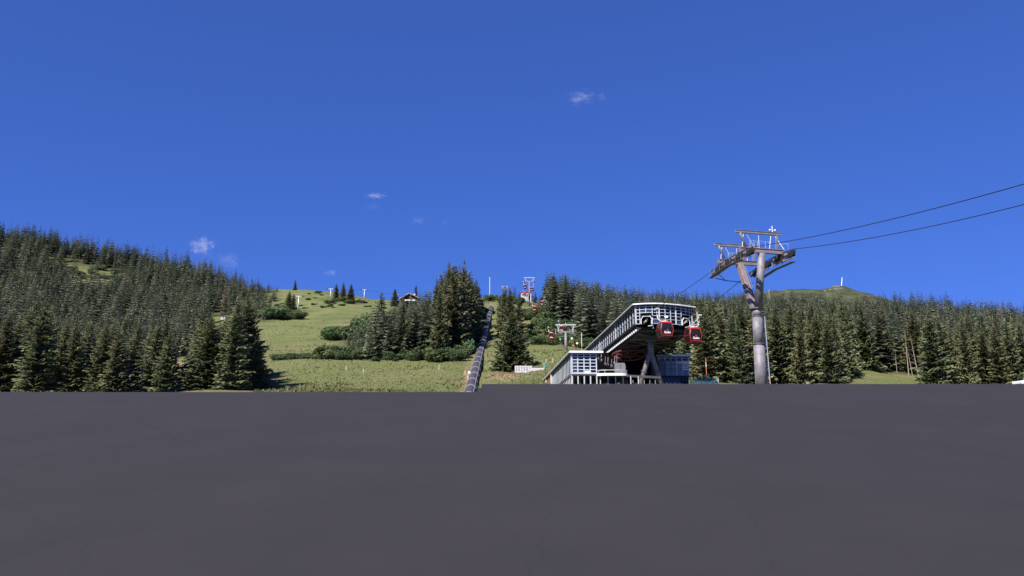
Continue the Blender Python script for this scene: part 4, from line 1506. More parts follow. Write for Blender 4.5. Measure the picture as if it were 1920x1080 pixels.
def make_cabin(label, group):
    root = empty("gondola_cabin", (0, 0, 0), label, "gondola", group)

    def ring(z, hx, hy, ch=.16):
        return [Vector(p) for p in ((-hx + ch, -hy, z), (hx - ch, -hy, z), (hx, -hy + ch, z), (hx, hy - ch, z),
                                    (hx - ch, hy, z), (-hx + ch, hy, z), (-hx, hy - ch, z), (-hx, -hy + ch, z))]
    prof = [(0.0, .66, .78), (.10, .72, .86), (.85, .90, 1.0), (1.05, .90, 1.0), (1.75, .74, .88), (1.88, .66, .80)]
    mb = MB(); mb.loft([ring(*p) for p in prof]); mb.build("shell", M['black'], root)
    mb = MB(); mb.loft([ring(1.86, .72, .86), ring(1.96, .66, .80), ring(2.04, .45, .55)]); mb.build("roof", M['red'], root)
    mb = MB(); mb.loft([ring(-.05, .70, .82), ring(.06, .73, .87)]); mb.build("skirt", M['red_dull'], root)
    # red corner frames, following the profile
    for sx in (-1, 1):
        for sy in (-1, 1):
            mb = MB()
            pts = [Vector((sx * (hx - .06), sy * (hy - .06), z)) for z, hx, hy in prof]
            mb.tube(pts, .05, 6)
            mb.build("corner_frame", M['red'], root, True)
    # glazing, set 12 mm proud of the shell
    def face(yS, z0, z1, w0, w1, inset_):
        def hy(z): return float(np.interp(z, [p[0] for p in prof], [p[2] for p in prof])) + .012
        return [Vector((-w0, yS * hy(z0), z0)), Vector((w0, yS * hy(z0), z0)), Vector((w1, yS * hy(z1), z1)), Vector((-w1, yS * hy(z1), z1))]
    for sy in (-1, 1):
        mb = MB(); q = face(sy, 1.06, 1.74, .72, .56, 0); mb.prism(q, (0, sy * .012, 0)); mb.build("window", M['glass_cabin'], root)
        mb = MB(); q = face(sy, .18, .84, .56, .70, 0); mb.prism(q, (0, sy * .010, 0)); mb.build("front_panel", M['black'], root)
        mb = MB(); mb.bar((-.62, sy * .9, .15), (.62, sy * .9, .15), .06, .07); mb.bar((-.58, sy * .90, 1.80), (.58, sy * .90, 1.80), .07, .08); mb.build("cross_frame", M['red'], root)
        mb = MB(); q = []
        def hx_(z): return float(np.interp(z, [p[0] for p in prof], [p[1] for p in prof])) + .012
        for z, w in ((1.06, .80), (1.74, .66)):
            q.append((z, w))
        qq = [Vector((sy * hx_(1.06), -.80, 1.06)), Vector((sy * hx_(1.06), .80, 1.06)), Vector((sy * hx_(1.74), .66, 1.74)), Vector((sy * hx_(1.74), -.66, 1.74))]
        mb.prism(qq, (sy * .012, 0, 0)); mb.build("side_window", M['glass_cabin'], root)
        mb = MB()
        qq = [Vector((sy * hx_(.20), -.72, .20)), Vector((sy * hx_(.20), .72, .20)), Vector((sy * hx_(.84), .84, .84)), Vector((sy * hx_(.84), -.84, .84))]
        mb.prism(qq, (sy * .010, 0, 0)); d = mb.build("door", M['black'], root)
        mb = MB(); mb.bar((sy * (hx_(.9) + .01), -.85, .95), (sy * (hx_(.9) + .01), .85, .95), .04, .06); mb.build("side_rail", M['red'], root)
    # lettering + mountain mark on the front
    tm = TEXT.copy() if False else TEXT
    lt = bpy.data.objects.new("lettering", tm); C.objects.link(lt); lt.parent = root
    lt.location = (0, -.985, .52); lt.rotation_euler = (math.radians(90 + 8), 0, 0)
    mb = MB()
    y = -1.02
    mb.prism([(-.17, y, .76), (-.05, y, .76), (.0, y, .84), (.05, y, .76), (.17, y, .76), (.09, y, .92), (.02, y, .96), (-.05, y, .93)], (0, .012, 0))
    mb.build("mountain_mark", M['red'], root)
    # hanger with its bend, grip at the rope
    mb = MB()
    mb.box((0, 0, 2.07), .75, 1.1, .09)
    mb.tube([(.05, 0, 2.08), (-.55, 0, 2.16), (-.88, 0, 2.42), (-.98, 0, 2.85), (-.98, 0, 3.35), (-.92, 0, 3.62)], .065, 8)
    mb.build("hanger", M['white'], root, True)
    mb = MB()
    mb.box((-.98, 0, 3.74), .26, .5, .24)
    mb.tube([(-1.2, -.34, 3.7), (-.85, -.34, 3.7)], .12, 8)
    mb.tube([(-1.2, .34, 3.7), (-.85, .34, 3.7)], .12, 8)
    mb.bar((-1.2, 0, 3.8), (-.7, 0, 3.62), .12, .1)
    mb.build("grip", M['offwhite'], root)
    return root


TEXT = text_mesh("Golm", .40)
TEXT.materials.append(M['lettering'])
cab0 = make_cabin("left red framed gondola hanging before the station's glass front", "red gondolas near the station")
zc1 = P(1247, 632.5, 96.5).z
c1 = P(1247, 632.5, 96.5)
cab0.location = c1
cab0.scale = (.93, .93, .93)
cab0.rotation_euler = (0, 0, math.radians(9))


def cabin(px, py, y, rot, label, group=None, mirror=False, scale=.93):
    o = copy_tree(cab0)
    o.location = P(px, py, y)
    o.rotation_euler = (0, 0, math.radians(rot))
    o.scale = (scale, scale, scale)
    o["label"] = label
    if group: o["group"] = group
    return o


def mirrored_hanger(o):
    for ch in o.children:
        if ch.name.startswith(("hanger", "grip")):
            ch.scale = (-1, 1, 1)


c = cabin(1300, 643.0, 98.0, 11, "right red framed gondola hanging off the station's right corner"); mirrored_hanger(c)
GU = "gondolas on the line up the slope"
c = cabin(1034.5, 636.5, 222, -8, "red gondola hanging left of the lower slope tower", GU)
c = cabin(1053.5, 622.5, 250, -8, "red gondola passing behind the arm of the lower slope tower", GU)
c = cabin(1002.5, 583.5, 310, -8, "red gondola low over the shrubs below the upper tower", GU)
c = cabin(1016.5, 573.0, 330, -8, "red gondola beside the spruces right of the upper tower", GU); mirrored_hanger(c)
c = cabin(984.5, 541.0, 395, -8, "dark gondola against the sky left of the upper tower mast", GU)
c = cabin(997.5, 545.5, 400, -8, "dark gondola against the sky right of the upper tower mast", GU); mirrored_hanger(c)
c = cabin(984.0, 555.5, 470, -8, "gondola in front of the small white mountain building", GU)

# ------------------------------------------------------------------ slope towers


def make_tower(name, px, py_base, py_top, y, span, label, cat, group, gantry=True, rot=0.0, mat='galv'):
    base = on_ground(px, y)
    base.z = min(base.z, P(px, py_base, y).z)
    top = P(px, py_top, y)
    base.x = top.x
    base.z = min(gz(base.x, y), P(px, py_base, y).z) - .3
    t = empty(name, base, label, cat, group)
    h = top.z - base.z
    r0 = span * .095
    cc = Vector((math.cos(rot), math.sin(rot), 0)); rr = Vector((-cc.y, cc.x, 0))
    a = Vector((base.x, y, top.z - span * (.42 if gantry else .10)))
    mb = MB(); mb.tube([base, a], [r0, r0 * .65], 12); mb.build("mast", M[mat], t, True)
    mb = MB(); mb.bar(a - cc * span / 2, a + cc * span / 2, span * .07, span * .085); mb.build("cross_arm", M[mat], t)
    for s in (-1, 1):
        e = a + cc * span * .46 * s
        mb = MB(); mb.bar(e - rr * span * .35 - AX * .1, e + rr * span * .35 + AX * .1, span * .05, span * .09)
        for k in range(6):
            q = e + rr * span * (-.33 + .66 * k / 5) + AX * span * .03
            mb.tube([q - cc * .08, q + cc * .08], span * .042, 8)
        mb.build("sheave_train", M['dark'], t)
    if gantry:
        g = a + AX * span * .36
        mb = MB(); mb.bar(g - cc * span * .52, g + cc * span * .52, span * .05, span * .05); mb.build("gantry_beam", M['offwhite'], t)
        for s in (-1, 1):
            mb = MB()
            mb.tube([g + cc * span * .44 * s, a + cc * span * .33 * s], span * .022, 6)
            mb.tube([g + cc * span * .30 * s, a + cc * span * .42 * s], span * .012, 5)
            mb.build("gantry_post", M['offwhite'], t)
        mb = MB(); mb.tube([g - AX * .1, g + AX * span * .14], span * .014, 5); mb.build("antenna", M['offwhite'], t)
        mb = MB()
        for s in (-1, 1):
            q0, q1 = a + cc * span * .52 * s - AX * span * .1, a + cc * span * .18 * s - AX * span * .1
            mb.bar(q0, q1, span * .1, .05)
            mb.tube([q0, q0 + AX * span * .2], span * .01, 5); mb.tube([q1, q1 + AX * span * .2], span * .01, 5)
            mb.tube([q0 + AX * span * .2, q1 + AX * span * .2], span * .01, 5)
        mb.build("catwalk", M['offwhite'], t)
    return t, a


T1, a1 = make_tower("lift_tower", 1060.5, 664, 607, 226, 5.6, "lower steel tower of the gondola line on the meadow behind the pavilion", "lift tower", "towers of the gondola line")
T2, a2 = make_tower("lift_tower", 992.5, 577, 519.5, 400, 5.4, "upper gondola tower standing out against the sky", "lift tower", "towers of the gondola line")
T3, a3 = make_tower("lift_tower", 946.5, 566, 536, 560, 4.4, "far gondola tower half hidden left of the tall middle spruces", "lift tower", "towers of the gondola line", mat='steel_brown')
T4, _ = make_tower("lift_tower", 560.5, 581, 554, 610, 6.2, "chairlift tower standing lowest on the left meadow", "lift tower", "T shaped chairlift towers", False, mat='offwhite')
T5, a5 = make_tower("lift_tower", 620.5, 563, 540.5, 760, 6.6, "chairlift tower left of the three spruces on the ridge", "lift tower", "T shaped chairlift towers", False, mat='offwhite')
T6, a6 = make_tower("lift_tower", 683.5, 563, 542, 790, 6.0, "chairlift tower right of the three spruces on the ridge", "lift tower", "T shaped chairlift towers", False, mat='offwhite')
T7, a7 = make_tower("lift_tower", 743.5, 572, 551, 800, 5.6, "chairlift tower mostly hidden behind a small spruce beside the chalet", "lift tower", "T shaped chairlift towers", False, mat='offwhite')
T8, a8 = make_tower("lift_tower", 1441.5, 560, 542.5, 1500, 9, "far small tower on the mountain behind the big forked tower", "lift tower", None, False, mat='steel_brown')
for (a_, b_, lab) in ((a5, a6, "thin chairlift rope between the two ridge towers"), (a6, a7, "thin chairlift rope running down from the right ridge tower")):
    mb = MB()
    for s in (-1, 1):
        mb.tube(sag(a_ + Vector((3 * s, 0, .5)), b_ + Vector((2.6 * s, 0, .5)), 1.2, 10), .05, 5)
    o = mb.build("chairlift_rope", M['dark'], None); tag(o, lab, "cable")
# the gondola ropes between station and slope towers
cab_z = []
for s, lab in ((-1, "left rope of the gondola line up the slope"), (1, "right rope of the gondola line up the slope")):
    off = Vector((2.58 * s, 0, .28))
    st = hp(WID * (.2 if s < 0 else .82), LEN - 2, ZF + .3)
    pts = sag(st, a1 + off, .8, 12) + sag(a1 + off, a2 + Vector((2.5 * s, 0, .28)), 3.2, 14)[1:] + sag(a2 + Vector((2.5 * s, 0, .28)), a3 + Vector((2.0 * s, 0, .25)), 1.6, 10)[1:]
    mb = MB(); mb.tube(pts, .035, 5); o = mb.build("haul_rope", M['dark'], None); tag(o, lab, "cable")

# ------------------------------------------------------------------ pipeline on the slope
tube_pts = [(875, 765, 128), (882, 731, 150), (890.6, 697.5, 176), (897.4, 673, 206), (903.2, 649, 236), (909.4, 624.5, 268), (914.6, 600, 306), (920.5, 577, 345)]
raw = [P(*t) for t in tube_pts]
# smooth the axis
tp = []
for i in range(len(raw) - 1):
    for k in range(10):
        tp.append(raw[i].lerp(raw[i + 1], k / 10))
tp.append(raw[-1])
ya = np.array([p.y for p in tp])
fx_ = np.polyfit(ya, [p.x for p in tp], 2); fz_ = np.polyfit(ya, [p.z for p in tp], 2)
tp = [Vector((np.polyval(fx_, y), y, np.polyval(fz_, y))) for y in np.linspace(ya[0], ya[-1], 64)]
RT = 1.0
pipe = empty("pipeline", (tp[0].x, tp[0].y, tp[0].z - RT), "long dark grey pipe with pale rings climbing the slope beside the grove", "pipeline")
cum = [0]
for a, b in zip(tp[:-1], tp[1:]): cum.append(cum[-1] + (b - a).length)


def tube_at(s):
    i = int(np.clip(np.searchsorted(cum, s) - 1, 0, len(tp) - 2))
    return tp[i].lerp(tp[i + 1], (s - cum[i]) / (cum[i + 1] - cum[i]))


nring = 21
step = cum[-1] / nring


def hull_section(a, b, up_, R):
    """covered gallery: rounded top, flat flanks"""
    d = (b - a).normalized(); s = d.cross(AX).normalized(); t = s.cross(d).normalized()
    sec = []
    for k in range(13):
        th = math.radians(-20 + 220 * k / 12)
        sec.append((math.cos(th) * R, math.sin(th) * R))
    sec += [(-R * .95, -R * 1.5), (R * .95, -R * 1.5)]
    return [[p + s * x + t * y for x, y in sec] for p in (a, b)]


for k in range(nring):
    sub = [tube_at(step * k + step * j / 3) for j in range(4)]
    mb = MB()
    for a, b in zip(sub[:-1], sub[1:]):
        mb.loft(hull_section(a, b, AX, RT), caps=False)
    mb.build("pipe_section", M['pipe'], pipe, True)
    a = tube_at(step * k + .02); d = (sub[1] - sub[0]).normalized()
    mb = MB(); mb.loft(hull_section(a, a + d * .34, AX, RT * 1.15)); mb.build("ring", M['pipe_ring'], pipe)
    # seam along the right shoulder
    mb = MB()
    s_ = d.cross(AX).normalized(); t_ = s_.cross(d)
    o_ = s_ * .76 * RT + t_ * .72 * RT
    mb.bar(sub[0] + o_ + d * .5, sub[3] + o_, .09, .09); mb.build("seam", M['pipe_ring'], pipe)
    if k % 2 == 0:
        mb = MB(); f = a - AX * .6; z = gz(f.x, f.y)
        mb.box((f.x, f.y, (f.z + z) / 2 - .5), 2.3, .8, max(.6, f.z - z + 1.2)); mb.build("footing", M['concrete'], pipe)
e = tp[-1]
mb = MB(); mb.loft(hull_section(e, e + Vector((.1, .8, .1)), AX, RT * 1.25)); mb.build("end_cap", M['pipe_ring'], pipe)
# second distant stretch further up
q0, q1 = P(935.5, 574, 372), P(937.5, 582, 352)
mb = MB(); mb.loft(hull_section(q1, q0, AX, .8)); o = mb.build("pipe_stub", M['pipe_ring'], None)
tag(o, "short pale pipe end on the slope right of the long pipe's top", "pipe")
# white capped hydrant by the pipe
hq = on_ground(880, 170)
hy = empty("hydrant", hq, "white capped snow hydrant left of the ringed pipe", "hydrant")
mb = MB(); mb.tube([hq, hq + AX * 1.1], .16, 8); mb.build("body", M['dark'], hy)
mb = MB(); mb.tube([hq + AX * 1.05, hq + AX * 1.15, hq + AX * 1.6, hq + AX * 1.7], [.2, .28, .28, .12], 10); mb.build("cap", M['white'], hy, True)
mb = MB(); mb.tube([hq + Vector((-.3, 0, 0)), hq + Vector((-.3, 0, 1.0))], .06, 6); mb.build("standpipe", M['white'], hy)

# mast on the ridge
mq = on_ground(918, 520); mt = P(918.5, 522.5, 520)
ms = empty("radio_mast", (mt.x, 520, mq.z - .3), "slender white mast above the upper end of the ringed pipe", "mast")
mb = MB(); mb.tube([(mt.x, 520, mq.z - .3), (mt.x, 520, mt.z)], [.34, .28], 10); mb.build("pole", M['offwhite'], ms)
mb = MB(); mb.tube([(mt.x, 520, mt.z), (mt.x, 520, mt.z + .8)], [.46, .46], 10); mb.build("cap", M['offwhite'], ms)

# summit mast
sq = P(1577, 537, 1945); st_ = P(1579, 520, 1945)
sm = empty("summit_mast", (sq.x, sq.y, sq.z - 6), "thin pale mast on the far mountain's summit", "mast")
mb = MB(); mb.tube([sq - AX * 6, Vector((st_.x, sq.y, st_.z))], [1.1, .7], 8); mb.build("pole", M['white'], sm)
mb = MB(); mb.box(sq + Vector((-14, 0, -1)), 18, 10, 3); mb.build("plinth", M['rock'], sm)
# low rock bands under the summit
for i, (px, py, w_) in enumerate(((1553, 546, 22), (1566, 544.5, 26), (1574, 543.3, 30), (1574, 553, 34))):
    q = P(px, py, 1925)
    mb = MB()
    for k in range(6):
        mb.box(q + Vector((-w_ / 2 + w_ * k / 5, random.uniform(-3, 3), random.uniform(-1.5, 1.5))), w_ / 4, 10, random.uniform(3, 6), Vector((math.cos(k), math.sin(k), .1)).normalized(), Vector((-math.sin(k), math.cos(k), 0)), AX)
    o = mb.build("rock_outcrop", M['rock'], None)
    tag(o, ["leftmost pale rock band below the far summit mast", "middle pale rock band below the far summit mast", "highest pale rock band below the far summit mast", "lowest pale rock band below the far summit mast"][i], "rock", "rock bands under the far summit")

# ------------------------------------------------------------------ sign boards by the broad spruce
by = 163.0
M['banner'] = mat_plain('banner_cloth', (0.47, 0.43, 0.44), 0.7, 0, .05, 3)
s0_, s1_ = P(965.3, 686, by), P(997.2, 698.5, by)
sb = empty("banner_board", ((s0_.x + s1_.x) / 2, by, s1_.z), "long white board with grey print columns below the broad spruce", "sign board")
mb = MB(); mb.box(((s0_.x + s1_.x) / 2, by, (s0_.z + s1_.z) / 2), s1_.x - s0_.x, .06, s0_.z - s1_.z); mb.build("panel", M['banner'], sb)
M['print_grey'] = mat_plain("grey_print", (0.13, 0.125, 0.155), 0.6, 0, .2, 6)
mb = MB()
W_ = s1_.x - s0_.x; H_ = s0_.z - s1_.z
for i in range(6):
    for j in range(6):
        if random.random() < .12: continue
        x = s0_.x + W_ * (.10 + i * .155)
        mb.box((x + random.uniform(-.02, .02), by - .034, s1_.z + H_ * (.20 + j * .125)), W_ * random.uniform(.08, .12), .006, H_ * random.uniform(.06, .085))
mb.build("print", M['print_grey'], sb)
mb = MB()
for x in (s0_.x + .3, s1_.x - .2):
    mb.bar((x, by + .06, s0_.z), (x, by + .06, gz(x, by) - .4), .08, .08, up=Vector((0, 1, 0)))
mb.build("post", M['galv'], sb)
t0_, t1_ = P(997.6, 690.0, by), P(1021, 698.3, by)
sb2 = empty("banner_board", ((t0_.x + t1_.x) / 2, by, t1_.z), "lower white board with faint red print beside the printed board", "sign board")
mb = MB(); mb.box(((t0_.x + t1_.x) / 2, by, (t0_.z + t1_.z) / 2), t1_.x - t0_.x, .06, t0_.z - t1_.z); mb.build("panel", M['banner'], sb2)
M['print_pink'] = mat_plain("pink_print", (0.40, 0.20, 0.20), 0.6, 0, .2, 6)
mb = MB()
W_ = t1_.x - t0_.x; H_ = t0_.z - t1_.z
for j in range(2):
    x = t0_.x + W_ * .08
    while x < t1_.x - W_ * .1:
        w_ = random.uniform(.06, .18); mb.box((x, by - .034, t1_.z + H_ * (.55 + .18 * j)), w_, .006, H_ * .09); x += w_ + random.uniform(.05, .12)
mb.build("print", M['print_pink'], sb2)
mb = MB(); mb.box((t0_.x + W_ * .3, by - .036, t1_.z + H_ * .3), W_ * .22, .006, H_ * .12); mb.box((t0_.x + W_ * .66, by - .036, t1_.z + H_ * .62), W_ * .06, .006, H_ * .14); mb.build("print_mark", M['dark'], sb2)
mb = MB()
for x in (t0_.x + .3, t1_.x - .2):
    mb.bar((x, by + .06, t0_.z), (x, by + .06, gz(x, by) - .4), .08, .08, up=Vector((0, 1, 0)))
mb.build("post", M['galv'], sb2)
q = P(1020.3, 690, by + .6); q2 = P(1020.3, 681.5, by + .6)
ip = empty("info_post", (q.x, by + .6, gz(q.x, by + .6)), "small teal information post at the right end of the white boards", "sign post")
mb = MB(); mb.box((q.x, by + .6, (q.z + q2.z) / 2), .34, .12, q2.z - q.z); mb.build("plate", M['teal'], ip)
mb = MB(); mb.bar((q.x, by + .68, q2.z), (q.x, by + .68, gz(q.x, by + .6) - .3), .07, .07, up=Vector((0, 1, 0))); mb.build("post", M['galv'], ip)
mb = MB(); mb.box((q.x, by + .535, (q.z + q2.z) / 2 + .1), .18, .006, .14); mb.build("mark", M['dark'], ip)

# ------------------------------------------------------------------ chalet
cy = 430.0
ca = P(749, 561.5, cy); cb = P(768, 551.0, cy); cc2 = P(785.5, 559.5, cy)
zc = P(768, 575.5, cy).z
gch = min(gz(ca.x, cy), gz(cc2.x, cy)) - 1
ch = empty("chalet", (cb.x, cy + 5, gch), "dark timber chalet with white balcony among the grove's tree tops", "house")
ze = (ca.z + cc2.z) / 2
xl, xr2 = P(754, 565, cy).x, P(781, 565, cy).x
mb = MB()
mb.prism([(xl, cy, zc + (ze - zc) * .42), (xr2, cy, zc + (ze - zc) * .42), (xr2, cy, ze - .1), (cb.x, cy, cb.z - .5), (xl, cy, ze - .1)], (0, 9, 0)); mb.build("wall", M['wood_dark'], ch)
mb = MB(); mb.box(((xl + xr2) / 2, cy + 4.6, (gch + zc + (ze - zc) * .42) / 2), xr2 - xl - .2, 8.6, zc + (ze - zc) * .42 - gch); mb.build("ground_floor", M['wood_dark'], ch)
for e, sgn in ((ca, -1), (cc2, 1)):
    mb = MB()
    tip = Vector((cb.x, 0, cb.z)); ev = Vector((e.x, 0, e.z))
    n_ = Vector((-(tip.z - ev.z) * 1, 0, (tip.x - ev.x))).normalized()
    if n_.z < 0: n_ = -n_
    q = [Vector((tip.x, cy - 1.4, tip.z)), Vector((ev.x, cy - 1.4, ev.z)), Vector((ev.x, cy + 10, ev.z)), Vector((tip.x, cy + 10, tip.z))]
    mb.prism(q, n_ * .3); mb.build("roof", M['roof_shingle'], ch)
    mb = MB(); mb.bar(Vector((tip.x, cy - 1.45, tip.z + .12)), Vector((ev.x, cy - 1.45, ev.z + .12)), .12, .32); mb.build("barge_board", M['wood_tan'], ch)
bz = P(768, 563.5, cy).z
mb = MB(); mb.box(((xl + xr2) / 2 + .2, cy - 1.0, bz), xr2 - xl - 1.6, .12, .6); mb.build("balcony", M['plaster'], ch)
mb = MB(); mb.box(((xl + xr2) / 2 + .2, cy - .5, bz - .55), xr2 - xl - .4, 1.2, .18); mb.build("balcony_floor", M['wood_dark'], ch)
for xx in (.30, .62):
    mb = MB(); mb.box((xl + (xr2 - xl) * xx, cy - .03, bz + 1.0), .9, .06, 1.0); f_ = mb.build("window", M['glass'], ch)
    mb = MB(); mb.box((xl + (xr2 - xl) * xx, cy - .05, bz + .45), 1.2, .08, .12); mb.build("sill", M['plaster'], f_)
mb = MB(); mb.box((cb.x, cy - .06, cb.z - 1.7), .5, .1, .7); mb.build("window", M['plaster'], ch)
mb = MB(); mb.box((xl + 2.2, cy - .05, zc + 1.2), 1.0, .06, 1.6); mb.build("door", M['wood_dark'], ch)
mb = MB(); mb.box((xr2 - 1.5, cy + 3, cb.z - .2), .8, .8, 1.6); mb.build("chimney", M['plaster'], ch)

# white building below the upper tower
wy = 520.0
wa, wb = P(977, 548.5, wy), P(996, 559, wy)
wbz = gz((wa.x + wb.x) / 2, wy) - 1
wh = empty("mountain_building", ((wa.x + wb.x) / 2, wy + 3, wbz), "small white building on the ridge behind the upper tower", "building")
mb = MB(); mb.box(((wa.x + wb.x) / 2, wy + 3, (wa.z + wbz) / 2), wb.x - wa.x, 6, wa.z - wbz); mb.build("wall", M['banner'], wh)
mb = MB(); mb.box(((wa.x + wb.x) / 2, wy + 3, wa.z + .15), wb.x - wa.x + .8, 7, .35); mb.build("roof", M['red'], wh)
for i in range(4):
    mb = MB(); mb.box((wa.x + (wb.x - wa.x) * (.14 + .24 * i), wy - .03, wa.z - 1.6), .9, .06, .9); mb.build("window", M['glass'], wh)
# hut in the left forest
hq0 = ground_at(418, 599, 300, 640)
hy_ = hq0.y
print('hut y', hy_)
ha, hb = P(413, 588.5, hy_), P(424, 597, hy_)
hg = Vector((hq0.x, hy_, gz(hq0.x, hy_)))
hz2 = hg.z
hut = empty("hut", (hg.x, hy_, hz2), "tiny white walled hut between trees on the left hillside", "hut")
hh_ = 2.3
mb = MB(); mb.box((hg.x, hy_ + 1.5, hz2 + hh_ / 2 - .3), 2.6, 3, hh_); mb.build("wall", M['offwhite'], hut)
mb = MB(); mb.prism([(hg.x - 1.8, hy_ - .4, hz2 + hh_ - .35), (hg.x + 1.8, hy_ - .4, hz2 + hh_ - .35), (hg.x, hy_ - .4, hz2 + hh_ + .5)], (0, 4, 0)); mb.build("roof", M['wood_dark'], hut)
mb = MB(); mb.box((hg.x + .4, hy_ - .02, hz2 + 1.0), .7, .06, 1.4); mb.build("door", M['wood_dark'], hut)
mb = MB(); mb.box((hg.x - .7, hy_ - .02, hz2 + 1.3), .5, .06, .5); mb.build("window", M['glass'], hut)

# stakes on the meadow
for px, y, h_, lab in ((649, 185, 1.0, "pale stake on the left part of the lower meadow"), (681, 180, .9, "pale stake right of another on the lower meadow"),
                       (823, 186, 1.2, "pale stake below the grove's right half on the lower meadow"), (872, 178, 1.0, "pale stake just left of the white capped hydrant"),
                       (1024, 190, 1.0, "left of two pale stakes on the meadow above the boards"), (1037, 190, 1.1, "right of two pale stakes on the meadow above the boards")):
    q = on_ground(px, y); mb = MB(); mb.tube([q - AX * .2, q + AX * h_], .06, 6)
    o = mb.build("marker_stake", M['stake'], None); tag(o, lab, "stake", "stakes on the meadow")
q = on_ground(1091, 232); q2 = P(1091, 624, 232)
sp_ = empty("snow_pole", q, "thin pale pole right of the lower slope tower", "pole")
mb = MB(); mb.tube([q - AX * .3, Vector((q.x, q.y, q2.z))], .09, 8); mb.build("shaft", M['stake'], sp_)
mb = MB(); mb.tube([q + AX * .6, q + AX * 1.4], .12, 8); mb.build("band", M['orange'], sp_)
for px, py, y, mt_, lab in ((986, 585.5, 330, 'orange', "orange marker disc high on the shrub slope"), (987.5, 597.5, 318, 'orange', "orange marker disc lower on the shrub slope"),
                            (996.5, 602.5, 315, 'stake', "pale marker disc amid the shrubs under the gondolas"), (977.5, 575.5, 345, 'teal', "pale teal marker disc by the upper spruces"),
                            (1050.5, 636, 240, 'teal', "pale teal marker disc left of the lower slope tower"), (1072, 634.5, 240, 'stake', "yellowish marker disc right of the lower slope tower"),
                            (1082, 643.5, 236, 'stake', "yellowish marker disc near the thin pale pole"), (912.5, 581.5, 335, 'orange', "orange marker disc left of the pipe's upper end"),
                            (1075, 648, 234, 'orange', "orange marker disc in the grass right of the lower tower")):
    q = P(px, py, y); g = gz(q.x, y)
    r = empty("marker_sign", (q.x, y, min(g, q.z - .5)), lab, "marker", "marker discs on the slope")
    mb = MB(); mb.tube([Vector((q.x, y, min(g, q.z - .5))), Vector((q.x, y + .05, q.z))], .05, 6); mb.build("post", M['galv'], r)
    mb = MB(); mb.tube([Vector((q.x, y - .04, q.z)), Vector((q.x, y + .02, q.z))], .32, 12); mb.build("disc", M[mt_], r)

# parked thing cut by the right edge
vq = P(1917, 717, 95)
vg = gz(vq.x, 95)
kb = empty("kiosk", (vq.x + .8, 95.5, vg), "white topped blue kiosk cut off by the right picture edge", "kiosk")
mb = MB(); mb.box((vq.x + .75, 95.9, (vg + P(1917, 719, 95).z) / 2), 2.0, 1.8, P(1917, 719, 95).z - vg + .05); mb.build("body", M['blue'], kb)
mb = MB(); mb.box((vq.x + .85, 95.9, P(1917, 716.5, 95).z), 1.9, 2.0, .42); mb.build("roof", M['white'], kb, bevel=.08)
mb = MB(); mb.box((vq.x + .8, 94.98, vg + .9), 1.2, .05, 1.0); mb.build("shutter", M['offwhite'], kb)


# ------------------------------------------------------------------ trees
def spruce_mesh(seed, whorls, per, segs, width, ragged=1.0, lean=0.0, sparse=0.0, power=.70):
    """unit-height spruce crown; returns V (n,3), F (m,3), tone (n)"""
    g = np.random.default_rng(seed)
    V, Fc, T = [], [], []
    t0 = .05
    for w in range(whorls):
        tt = t0 + (1 - t0) * (w / whorls) ** (.92 if segs > 1 else .80)
        tt += g.uniform(-.004, .004)
        R = 1.18 * width * ((1 - tt) ** power) * (1.0 if tt > .12 else .75 + tt * 2)
        R *= g.uniform(.82, 1.12)
        nb = max(4, int(round(per * (0.55 + 0.45 * (1 - tt)))))
        a0 = g.uniform(0, 6.28)
        for k in range(nb):
            if g.random() < sparse:
                continue
            a = a0 + 2 * math.pi * k / nb + g.uniform(-.35, .35)
            L = R * g.uniform(.72, 1.18) + .004
            d = np.array([math.cos(a), math.sin(a), 0.0]); s = np.array([-d[1], d[0], 0.0])
            rise = .25 - .75 * (1 - tt) + g.uniform(-.15, .15)
            z0 = tt + g.uniform(-.006, .006)
            tone = np.clip(g.normal(.45, .22), 0, 1)
            for q in range(segs):
                f0, f1 = q / segs, (q + 1) / segs
                def cpt(f):
                    return d * L * f + np.array([0, 0, z0 + L * (rise * f * (1 - .45 * f) + .10 * f * f)])
                c0, c1 = cpt(f0 * .95), cpt(f1)
                wd = L * (.36 if segs > 2 else .5) * (1.05 - f0 * .75) * ragged * g.uniform(.7, 1.25)
                for sg in (-1, 1):
                    tip = c0 + (c1 - c0) * g.uniform(.75, 1.25) + s * sg * wd + np.array([0, 0, -wd * g.uniform(.25, .75)])
                    n = len(V)
                    V += [c0, c1, tip]
                    Fc.append((n, n + 1, n + 2) if sg > 0 else (n + 1, n, n + 2))
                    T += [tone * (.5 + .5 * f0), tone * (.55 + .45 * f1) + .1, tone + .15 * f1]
                    if segs > 2:
                        tip2 = c0 + (c1 - c0) * g.uniform(.1, .5) + s * sg * wd * .75 + np.array([0, 0, -wd * g.uniform(.7, 1.2)])
                        n = len(V)
                        V += [c0, c1, tip2]
                        Fc.append((n, n + 1, n + 2) if sg > 0 else (n + 1, n, n + 2))
                        T += [tone * .6, tone * .7, tone * .6]
    # leader
    n = len(V)
    for k in range(3):
        a = k * 2.1
        V += [np.array([.008 * math.cos(a), .008 * math.sin(a), .95]), np.array([.008 * math.cos(a + 2), .008 * math.sin(a + 2), .95]), np.array([0, 0, 1.02])]
        Fc.append((n + 3 * k, n + 3 * k + 1, n + 3 * k + 2)); T += [.4, .4, .5]
    V = np.array(V)
    V[:, 0] += lean * V[:, 2]
    return V, np.array(Fc, dtype=np.int32), np.array(T)


